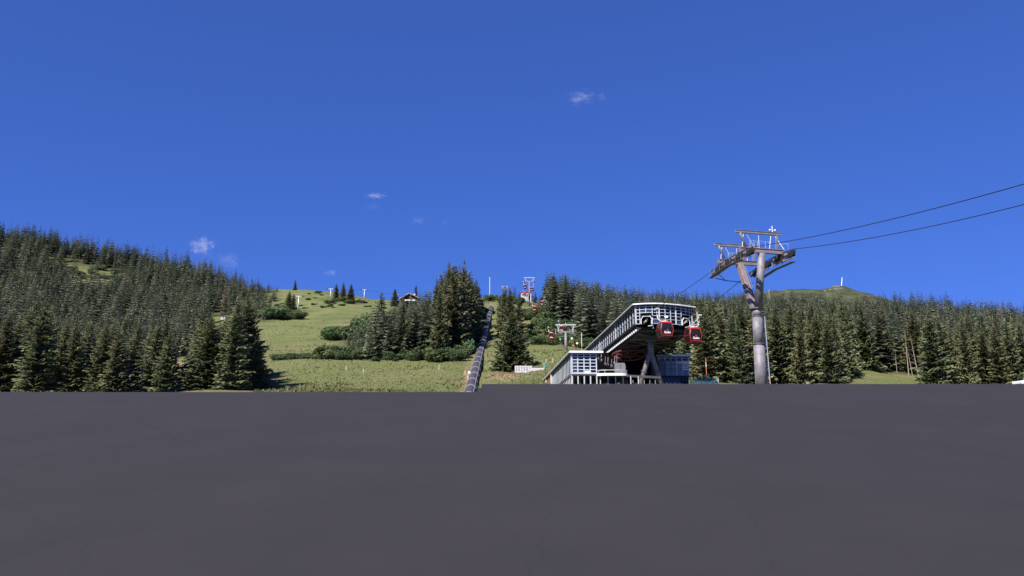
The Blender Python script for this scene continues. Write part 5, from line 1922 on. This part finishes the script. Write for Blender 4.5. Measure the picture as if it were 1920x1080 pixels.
def trunk_mesh(name, mat, r=.012, top=.97, n=7, lean=0.0):
    mb = MB()
    mb.tube([(0, 0, -.02), (lean * .5, 0, .5), (lean, 0, top)], [r, r * .62, r * .08], n)
    me = bpy.data.meshes.new(name)
    me.from_pydata(mb.v, [], mb.f)
    me.materials.append(mat)
    return me


NVAR = 12
crowns = []
for k in range(NVAR):
    wd = [.17, .15, .19, .165, .145, .18, .205, .16, .175, .14, .225, .155][k]
    V, Fc, T = spruce_mesh(100 + k, 34 + (k % 3) * 4, 9, 3, wd, 1.0, lean=random.uniform(-.02, .02), sparse=.04 + .05 * (k % 4))
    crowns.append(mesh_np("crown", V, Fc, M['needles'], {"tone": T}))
broad = mesh_np("crown", *spruce_mesh(77, 46, 12, 4, .34, .8, 0, .02)[:2], M['needles'], {"tone": spruce_mesh(77, 46, 12, 4, .34, .8, 0, .02)[2]})
trunk = trunk_mesh("trunk", M['bark'])
far_var = [spruce_mesh(300 + k, 14, 6, 1, (.125, .14, .155, .17)[k % 4], 1.15, 0, .03, .80) for k in range(8)]

# candidates
cand = []


def scatter(ylo, yhi, xlo, xhi, spacing, hfun):
    nx = int((xhi - xlo) / spacing); nyy = int((yhi - ylo) / spacing)
    gx, gy = np.meshgrid(np.arange(nx), np.arange(nyy), indexing='ij')
    x = xlo + (gx + rng.uniform(.05, .95, gx.shape)) * spacing
    y = ylo + (gy + rng.uniform(.05, .95, gx.shape)) * spacing
    x = x.ravel(); y = y.ravel()
    z = ground(x, y)
    px, py, dep = project(x, y, z)
    ok = (px > -60) & (px < 1985)
    pr_ = forest_prob(px, py, y)
    ok &= rng.random(len(x)) < pr_
    for i in np.nonzero(ok)[0]:
        cand.append((x[i], y[i], z[i], px[i], py[i], hfun(px[i], y[i])))


def height(px, y):
    r = random.uniform(.78, 1.12)
    if px < 325 and y < 185:
        return float(np.interp(px, [0, 60, 130, 200, 260, 325], [15, 16, 12.5, 13.5, 12.5, 12])) * random.uniform(.85, 1.12)
    if 330 < px < 520 and y < 185:
        return float(np.interp(px, [345, 375, 400, 440, 470], [13, 14.5, 12.5, 17, 13.5])) * random.uniform(.92, 1.04)
    if px < 520 and y < 420 and px > 380:
        return 11 * r
    if px < 520 and y < 330:
        return 15 * r
    if px < 520:
        return (19.5 if y < 600 else 22) * random.uniform(.5, 1.25) * float(np.interp(px, [400, 510], [1, .55]))
    if px < 910 and y < 345:
        h = float(np.interp(px, [610, 680, 700, 745, 755, 795, 812, 830, 850, 870, 885, 905], [5, 9, 15.5, 15, 17, 17, 19, 24, 26.5, 23.5, 20, 17.5]))
        if y > 290: h *= (.72 if px < 735 else .95)
        return h * random.uniform(.72, 1.08)
    if px < 910:
        return random.uniform(6, 10)
    if px < 1022:
        return random.uniform(6, 11)
    if px < 1190:
        return 19.5 * random.uniform(.78, 1.08)
    if y < 200: return random.uniform(13.5, 18.0)
    if y < 290:
        return float(np.interp(px, [1190, 1300, 1450, 1600, 1750, 1920], [17, 20, 20.5, 21, 18.5, 19.5])) * random.uniform(.8, 1.08)
    return 18.0 * random.uniform(.62, 1.2)


scatter(128, 200, -140, 160, 5.2, height)
scatter(200, 330, -200, 240, 6.4, height)
scatter(330, 620, -560, 620, 9.2, height)
scatter(620, 900, -560, 620, 10.5, height)
scatter(210, 350, -62, -6, 5.2, height)
scatter(300, 480, 14, 80, 7.0, height)
# hand-placed trees: px, distance, height, kind, label
single = [
    (962, 186, 14.3, 'broad', "broad spruce standing alone between the ringed pipe and the white boards"),
    (958, 252, 18.5, 'tall', "tall narrow spruce rising behind the broad lone spruce"),
    (946, 262, 16.5, 'tall', "tall spruce left of its narrow neighbour behind the broad lone spruce"),
    (972, 270, 15.0, 'tall', "shorter spruce right of the tall pair behind the broad lone spruce"),
    (938, 285, 12.0, 'tall', "small spruce just right of the ringed pipe's upper part"),
    (553, 845, 13, 'tall', "lone tiny spruce on the skyline of the left meadow"),
    (541, 612, 16.0, 'tall', "spruce just left of the lowest chairlift tower"),
    (549, 625, 12.5, 'tall', "smaller spruce behind the lowest chairlift tower's neighbour spruce"),
    (630, 745, 15.5, 'tall', "leftmost of three spruces on the ridge between chairlift towers"),
    (643, 740, 18, 'tall', "middle of three spruces on the ridge between chairlift towers"),
    (657, 720, 18, 'tall', "rightmost of three spruces on the ridge between chairlift towers"),
    (712, 236, 19.5, 'tall', "pointed spruce at the grove's left front, tallest there"),
    (740, 640, 15.0, 'tall', "small dark spruce on the skyline left of the chalet"),
    (779, 470, 17.5, 'tall', "spruce rising right behind the chalet roof"),
    (862, 246, 28.3, 'tall', "tallest spruce of the central grove, against the sky"),
    (851, 250, 26.8, 'tall', "second tallest grove spruce, left of the tallest"),
    (822, 256, 24.5, 'tall', "high spruce on the left shoulder of the grove's tallest group"),
    (876, 258, 24.0, 'tall', "high spruce on the right shoulder of the grove's tallest group"),
    (892, 285, 19, 'tall', "spruce at the grove's right edge by the ringed pipe"),
    (452, 150, 17.2, 'broad2', "big front spruce at the left forest's right edge beside the meadow"),
    (375, 150, 15.0, 'tall', "front spruce with pale bare trunk showing, left of the big edge spruce"),
    (285, 142, 12.8, 'tall', "front spruce left of the small dirt clearing"),
    (186, 150, 14.0, 'tall', "front spruce a third of the way into the left forest"),
    (20, 145, 14.6, 'tall', "front spruce at the far left picture edge"),
    (625, 332, 5.5, 'tall', "small spruce at the left tip of the low tree row above the shrub band"),
    (638, 330, 5.0, 'tall', "second small spruce in the low tree row above the shrub band"),
    (657, 325, 8.0, 'tall', "taller small spruce ending the low tree row above the shrub band"),
    (368, 148, 12.0, 'tall', "lower front spruce at the right rim of the small dirt clearing"),
    (414, 147, 12.8, 'broad2', "middle front spruce between pale bare trunk and the big edge spruce"),
    (478, 158, 11.0, 'tall', "low spruce leaning out over the meadow right of the big edge spruce"),
    (1040, 330, 20.0, 'tall', "spruce at the left end of the wood behind the station"),
    (1060, 325, 20.5, 'tall', "second spruce from the left end of the wood behind the station"),
]
allt = sorted(cand, key=lambda c: -c[5] / c[1])
N_IND = 300 - len(single)
near, far = allt[:N_IND], allt[N_IND:]


def add_tree(x, y, z, h, mesh, label, group, wscale=1.0, dead=False):
    t = bpy.data.objects.new("spruce_tree", None)
    t.empty_display_size = .2
    C.objects.link(t)
    t.location = (x, y, z - .15)
    t.rotation_euler = (random.uniform(-.02, .02), random.uniform(-.02, .02), random.uniform(0, 6.28))
    t.scale = (h * wscale, h * wscale, h)
    tag(t, label, "spruce", group)
    a = bpy.data.objects.new("trunk", trunk); C.objects.link(a); a.parent = t
    b = bpy.data.objects.new("crown", mesh); C.objects.link(b); b.parent = t
    return t


for px, y, h, kind, lab in single:
    q = on_ground(px, y)
    me_ = broad if kind == 'broad' else crowns[random.randrange(NVAR)]
    if kind == 'broad2': me_ = broad
    add_tree(q.x, y, q.z, h, me_, lab, "spruces that stand out", .85 if kind == 'broad2' else (1.0 if kind == 'broad' else random.uniform(.95, 1.12) * (1.3 if y > 600 else 1.0)))


def ordinal(n):
    if 10 <= n % 100 <= 20: return f"{n}th"
    return f"{n}" + {1: "st", 2: "nd", 3: "rd"}.get(n % 10, "th")


def region(px, y):
    if px < 522 and y < 190: return "spruce in the near dense stand at the lower left", "spruces of the near left stand"
    if px < 522 and y < 330: return "spruce on the lower left hillside behind the near stand", "spruces of the lower left hillside"
    if px < 522: return "small looking spruce far up the forested left hillside", "spruces of the upper left hillside"
    if px < 910: return "dark spruce within the dense grove left of the ringed pipe", "spruces of the central grove"
    if px < 1022: return "small spruce near the upper gondola tower", "spruces by the upper tower"
    if px < 1300: return "spruce in the wood directly behind the station", "spruces behind the station"
    if y < 260: return "tall spruce in the front rows of the right forest", "front spruces of the right forest"
    return "spruce standing behind the front rows of the right forest", "rear spruces of the right forest"


def segment(px, y):
    if px < 522 and y < 190:
        if px < 110: return "near the left picture edge, lower left stand"
        if px < 220: return "left of the reddish bare trunk, lower left stand"
        if px < 330: return "around the reddish bare trunk, lower left stand"
        return "between dirt clearing and meadow, lower left stand"
    if px < 522 and y < 330: return "on the lower left hillside behind the front stand"
    if px < 522: return "far up the left hillside"
    if px < 740: return "in the left third of the central grove"
    if px < 820: return "in the middle of the grove below the chalet"
    if px < 910: return "in the tall right part of the central grove"
    if px < 1022: return "near the upper gondola tower"
    if px < 1300: return "in the wood behind the station"
    row = "front rows" if y < 200 else ("middle rows" if y < 245 else "rear rows")
    if px < 1415: return f"in the {row} between station and big tower"
    if px < 1510: return f"in the {row} just right of the big tower"
    if px < 1605: return f"in the {row} left of the right clearing"
    if px < 1740: return f"in the {row} above the right clearing"
    return f"in the {row} at the right picture edge"


near.sort(key=lambda c: c[3])
counts = {}
for (x, y, z, px, py, h) in near:
    lab, grp = region(px, y)
    sg_ = segment(px, y)
    counts[sg_] = counts.get(sg_, 0) + 1
    ws_ = random.uniform(1.0, 1.4) if (px < 522 and y < 200) else (random.uniform(.72, 1.0) if (600 < px < 910) else random.uniform(.85, 1.22))
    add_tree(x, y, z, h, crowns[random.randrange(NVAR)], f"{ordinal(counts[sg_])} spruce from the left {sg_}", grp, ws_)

# the remaining, smaller-looking trees as one mass
VV, FF, TT = [], [], []
base = 0
for (x, y, z, px, py, h) in far:
    V, Fc, T = far_var[random.randrange(8)]
    a = random.uniform(0, 6.28); ca, sa = math.cos(a), math.sin(a)
    ws = random.uniform(.9, 1.35)
    W = np.empty_like(V)
    W[:, 0] = (V[:, 0] * ca - V[:, 1] * sa) * h * ws + x
    W[:, 1] = (V[:, 0] * sa + V[:, 1] * ca) * h * ws + y
    W[:, 2] = V[:, 2] * h + z - .2
    VV.append(W); FF.append(Fc + base); tn = random.gauss(0, .26) + (.9 if random.random() < .03 else 0); TT.append(np.clip(T * random.uniform(.6, 1.1) + tn, -.3, 1.6)); base += len(V)
me = mesh_np("spruce_forest", np.concatenate(VV), np.concatenate(FF), M['needles_far'], {"tone": np.concatenate(TT)})
o = bpy.data.objects.new("spruce_forest", me); C.objects.link(o)
tag(o, kind="stuff")
print("trees:", len(cand), "far:", len(far), "tris far:", len(me.polygons))

# dead pale trunks
dead = trunk_mesh("dead_trunk", M['dead_bark'], .011, 1.0, 7, .03)
for px, y, h, lab in ((264, 138, 7.5, "reddish bare trunk before the left front spruces"), (388, 147, 8.5, "pale bare trunk between the two front spruces near the dirt clearing"),
                      (1704, 231, 13, "leftmost pale bare trunk above the right clearing"), (1711, 232, 9, "second pale bare trunk above the right clearing"),
                      (1722, 232, 12.5, "third leaning pale trunk above the right clearing"), (1746, 222, 14, "rightmost leaning pale trunk above the right clearing"),
                      (1682, 236, 7, "short pale trunk at the forest edge above the right clearing")):
    q = on_ground(px, y)
    o = bpy.data.objects.new("bare_trunk", dead); C.objects.link(o)
    o.location = q; o.scale = (h, h, h); o.rotation_euler = (0, random.uniform(-.12, -.02), random.uniform(-.4, .4))
    tag(o, lab, "bare trunk", "pale bare trunks")


# ------------------------------------------------------------------ shrubs and broadleaf trees
def shrub_mesh(seed, lobes, leaves, size):
    g = np.random.default_rng(seed)
    cen = []
    for k in range(lobes):
        a = g.uniform(0, 6.28); r = math.sqrt(g.uniform(0, 1)) * .42
        cen.append((r * math.cos(a), r * math.sin(a), g.uniform(.25, .78) * (1 - .5 * r), g.uniform(.16, .30)))
    V, Fq, T = [], [], []
    for k in range(leaves):
        cx, cy, cz, cr = cen[g.integers(lobes)]
        n = g.normal(size=3); n /= np.linalg.norm(n)
        rad = cr * g.uniform(.65, 1.08)
        p = np.array([cx, cy, cz]) + n * rad * np.array([1, 1, .85])
        if p[2] < .02: p[2] = g.uniform(.02, .15)
        nn = n + g.normal(size=3) * .5; nn /= np.linalg.norm(nn)
        a = np.cross(nn, [0, 0, 1.0]);
        if np.linalg.norm(a) < 1e-3: a = np.array([1.0, 0, 0])
        a /= np.linalg.norm(a); b = np.cross(nn, a)
        s = size * g.uniform(.6, 1.3)
        m = len(V)
        V += [p - a * s * .6, p + b * s * .5 - nn * s * .15, p + a * s * .6, p - b * s * .5]
        Fq.append((m, m + 1, m + 2, m + 3))
        t = np.clip(g.normal(.5, .25), 0, 1)
        T += [t] * 4
    return np.array(V), np.array(Fq, dtype=np.int32), np.array(T)


shr = []
for k in range(6):
    V, Fq, T = shrub_mesh(500 + k, 9 + k, 1700, .075)
    shr.append(mesh_np("foliage", V, Fq, M['leaves'], {"tone": T}))
stem = trunk_mesh("stem", M['bark'], .03, .6, 6)


def add_shrub(px, y, h, wr, label, group, cat="shrub", name="shrub"):
    q = on_ground(px, y)
    t = bpy.data.objects.new(name, None); t.empty_display_size = .2
    C.objects.link(t)
    t.location = (q.x, y, q.z - .25); t.scale = (h * wr * random.uniform(.8, 1.25), h * wr * random.uniform(.8, 1.25), h)
    t.rotation_euler = (0, 0, random.uniform(0, 6.28))
    tag(t, label, cat, group)
    a = bpy.data.objects.new("stem", stem); C.objects.link(a); a.parent = t
    b = bpy.data.objects.new("foliage", shr[random.randrange(6)]); C.objects.link(b); b.parent = t


def band(n, px0, px1, y0, y1, h0, h1, lab, grp, wr=(1.0, 1.5), cat="shrub", name="shrub", test=None):
    spots = []
    while len(spots) < n:
        px = random.uniform(px0, px1); y = random.uniform(y0, y1)
        if test and not test(px, y): continue
        spots.append((px, y))
    for k, (px, y) in enumerate(sorted(spots)):
        add_shrub(px, y, random.uniform(h0, h1), random.uniform(*wr), f"{lab}, {ordinal(k + 1)} from its left end", grp, cat, name)


band(16, 515, 610, 214, 224, 1.4, 2.4, "low dark shrub in the meadow band's left half", "shrub band on the meadow", (1.2, 1.8))
band(22, 600, 705, 211, 226, 2.6, 5.0, "taller shrub in the meadow band's right half", "shrub band on the meadow")
band(26, 700, 868, 205, 214, 1.6, 4.2, "shrub fringing the foot of the central grove", "shrubs at the grove's foot")
band(44, 985, 1082, 242, 318, 2.6, 5.0, "bright green shrub left of the slope tower", "shrubs on the lift slope", (1.0, 1.4))
band(6, 968, 1010, 320, 350, 3, 5, "yellow green shrub under the upper gondola tower", "shrubs on the lift slope")
band(46, 486, 590, 470, 610, 4, 9.0, "shrub in the thicket below the lowest chairlift tower", "thicket at the left forest edge", (1.1, 1.6), test=lambda px, y: px < 500 + (600 - y) * .75)
band(8, 612, 680, 690, 740, 3, 6, "shrub at the foot of the three ridge spruces", "shrubs on the ridge", (1.2, 1.8))
band(16, 690, 760, 270, 345, 6, 10, "leafy tree in the grove's upper left", "leafy trees in the grove", (.7, .95), "leafy tree", "leafy_tree")
band(7, 622, 668, 318, 336, 5.0, 8.0, "leafy tree in the low row above the shrub band", "leafy trees of the low row", (.8, 1.2), "leafy tree", "leafy_tree")
band(9, 668, 702, 262, 330, 9, 13.5, "tall leafy tree at the grove's left flank", "leafy trees in the grove", (.55, .75), "leafy tree", "leafy_tree")
band(10, 790, 885, 212, 236, 4.5, 7.5, "leafy tree at the grove's lower right", "leafy trees in the grove", (.7, 1.0), "leafy tree", "leafy_tree")
band(10, 680, 720, 220, 245, 4.5, 7.0, "leafy tree at the grove's left front corner", "leafy trees in the grove", (.7, 1.0), "leafy tree", "leafy_tree")
band(30, 520, 700, 620, 820, 1.2, 2.6, "low dwarf shrub on the upper left meadow", "dwarf shrubs on the upper meadow", (1.8, 3.5))
band(10, 900, 975, 385, 450, 2.5, 5, "shrub around the pipe's upper end", "shrubs at the pipe's top", (1.1, 1.6))
band(6, 1085, 1150, 238, 250, 2.5, 4.5, "shrub in front of the wood behind the station", "shrubs behind the station")
band(12, 110, 235, 660, 735, 4, 7, "shrub in the high left clearing", "shrubs in the left clearing", (1.1, 1.6))
band(5, 318, 350, 150, 200, 1.2, 2.4, "small shrub in the lower left dirt clearing", "shrubs in the dirt clearing")
band(5, 898, 912, 318, 345, 3, 4.5, "light green shrub left of the ringed pipe's upper half", "shrubs by the pipe", (1.0, 1.4))

# ------------------------------------------------------------------ grass tufts and weeds on the meadows
N = 17000
yy = rng.uniform(110, 460, N * 3)
pxx = rng.uniform(480, 1090, N * 3)
keep = rng.random(N * 3) < np.clip(150 / yy, .2, 1)
yy, pxx = yy[keep][:N], pxx[keep][:N]
xx = (pxx - 960) / F * (cp + .13 * sp) * yy
zz = ground(xx, yy)
pxx, pyy, _ = project(xx, yy, zz)
tubex = np.interp(yy, [t[2] for t in tube_pts], [P(*t).x for t in tube_pts])
ok = (forest_prob(pxx, pyy, yy) < .1) & (np.abs(xx - tubex) > 1.6)
xx, yy, zz = xx[ok], yy[ok], zz[ok]
n = len(xx)
VV = np.zeros((n, 6, 3)); TT = np.zeros((n, 6))
hgt = rng.uniform(.10, .28, n) * np.where(vnoise(xx / 12, yy / 12, 9) > .62, 1.7, 1.0)
for b in range(2):
    a = rng.uniform(0, 3.14, n); wd = hgt * rng.uniform(.5, 1.0, n)
    dx, dy = np.cos(a) * wd, np.sin(a) * wd
    VV[:, b * 3 + 0] = np.stack([xx - dx, yy - dy, zz - .05], -1)
    VV[:, b * 3 + 1] = np.stack([xx + dx, yy + dy, zz - .05], -1)
    VV[:, b * 3 + 2] = np.stack([xx + rng.normal(0, .12, n), yy + rng.normal(0, .12, n), zz + hgt], -1)
TT[:] = np.clip(rng.normal(.5, .25, n), 0, 1.2)[:, None]
me = mesh_np("meadow_grass", VV.reshape(-1, 3), np.arange(n * 6, dtype=np.int32).reshape(-1, 3), M['tuft'], {"tone": TT.ravel()})
o = bpy.data.objects.new("meadow_grass", me); C.objects.link(o); tag(o, kind="stuff")


# thin ragged verge growing just behind the crest of the forecourt
n = 2600
xx = rng.uniform(-62, 62, n)
xx = xx[vnoise(xx / 5.0, np.zeros_like(xx), 21) > rng.uniform(.25, .8, n)]
n = len(xx)
yy = rng.uniform(65.08, 65.5, n)
xstep = P(896.7, 730, CREST).x
zc_ = np.where(xx > xstep, zr_, zl)
hgt = rng.uniform(.02, .17, n)
hgt = np.where(np.abs(xx - xstep) < .8, .02, hgt)
VV = np.zeros((n, 3, 3))
wd = rng.uniform(.04, .12, n)
VV[:, 0] = np.stack([xx - wd, yy, zc_ - .6], -1)
VV[:, 1] = np.stack([xx + wd, yy, zc_ - .6], -1)
VV[:, 2] = np.stack([xx + rng.normal(0, .08, n), yy, zc_ + hgt], -1)
TT = np.repeat(np.clip(rng.normal(.45, .25, n), 0, 1.2), 3)
me = mesh_np("verge_grass", VV.reshape(-1, 3), np.arange(n * 3, dtype=np.int32).reshape(-1, 3), M['tuft'], {"tone": TT})
o = bpy.data.objects.new("verge_grass", me); C.objects.link(o); tag(o, kind="stuff")


# ------------------------------------------------------------------ clouds (small thin volumes, far off)
def cloud(px, py, w, h, dens, label, seed, y=5200.0, scale=3.4):
    k = y / F * 1.25
    dens *= .62
    c = P(px, py, y)
    bpy_me = bpy.data.meshes.new("cloud")
    mb = MB()
    n, m = 12, 8
    rings = []
    for i in range(1, m):
        th = math.pi * i / m
        rings.append([Vector((math.sin(th) * math.cos(2 * math.pi * j / n), math.sin(th) * math.sin(2 * math.pi * j / n), math.cos(th))) for j in range(n)])
    mb.loft(rings[::-1])
    bpy_me.from_pydata(mb.v, [], mb.f)
    o = bpy.data.objects.new("cloud", bpy_me); C.objects.link(o)
    o.location = c; o.scale = (w * k / 2, w * k / 3, h * k / 2)
    mt_ = bpy.data.materials.new("cloud_vapour"); mt_.use_nodes = True
    nn, ll = mt_.node_tree.nodes, mt_.node_tree.links
    nn.remove(nn["Principled BSDF"])
    vol = nn.new("ShaderNodeVolumePrincipled")
    vol.inputs["Color"].default_value = (1, 1, 1, 1)
    tc = nn.new("ShaderNodeTexCoord")
    mp = nn.new("ShaderNodeMapping"); mp.inputs[1].default_value = (seed * 3.1, seed * 1.7, seed)
    mp.inputs[3].default_value = (1.0, 1.0, 1.0)
    ll.new(tc.outputs["Object"], mp.inputs[0])
    nz = nn.new("ShaderNodeTexNoise"); nz.inputs["Scale"].default_value = scale; nz.inputs["Detail"].default_value = 8; nz.inputs["Roughness"].default_value = .72
    ll.new(mp.outputs[0], nz.inputs["Vector"])
    ln = nn.new("ShaderNodeVectorMath"); ln.operation = 'LENGTH'
    ll.new(tc.outputs["Object"], ln.inputs[0])
    fo = nn.new("ShaderNodeMapRange"); fo.inputs[1].default_value = 1.0; fo.inputs[2].default_value = .0; fo.inputs[3].default_value = -.26; fo.inputs[4].default_value = .07
    ll.new(ln.outputs["Value"], fo.inputs[0])
    ad = nn.new("ShaderNodeMath"); ad.operation = 'ADD'
    ll.new(nz.outputs["Fac"], ad.inputs[0]); ll.new(fo.outputs[0], ad.inputs[1])
    mr = nn.new("ShaderNodeMapRange"); mr.inputs[1].default_value = .44; mr.inputs[2].default_value = .72; mr.inputs[3].default_value = 0; mr.inputs[4].default_value = dens
    ll.new(ad.outputs[0], mr.inputs[0])
    ll.new(mr.outputs[0], vol.inputs["Density"])
    ll.new(vol.outputs[0], nn["Material Output"].inputs[1])
    o.data.materials.append(mt_)
    tag(o, label, "cloud", "small wisps of cloud")


cloud(380, 461, 74, 56, .030, "whitish torn cloud just above the left forest skyline", 1)
cloud(428, 488, 84, 44, .006, "faint wisp right below the torn left cloud", 2)
cloud(704, 367, 56, 17, .034, "thin bright flat wisp left of the picture's middle", 3)
cloud(700, 388, 46, 18, .004, "faint wisp under the thin flat wisp", 4)
cloud(784, 414, 44, 24, .010, "small wisp right below the thin flat wisp", 5)
cloud(834, 417, 24, 28, .007, "tiny faint puff right of the middle wisps", 6)
cloud(620, 512, 42, 26, .013, "small puff above the chairlift ridge", 7)
cloud(1090, 184, 84, 44, .011, "pale high wisp in the upper right sky", 8)
cloud(1128, 181, 34, 26, .010, "tiny puff right beside the high wisp", 9)
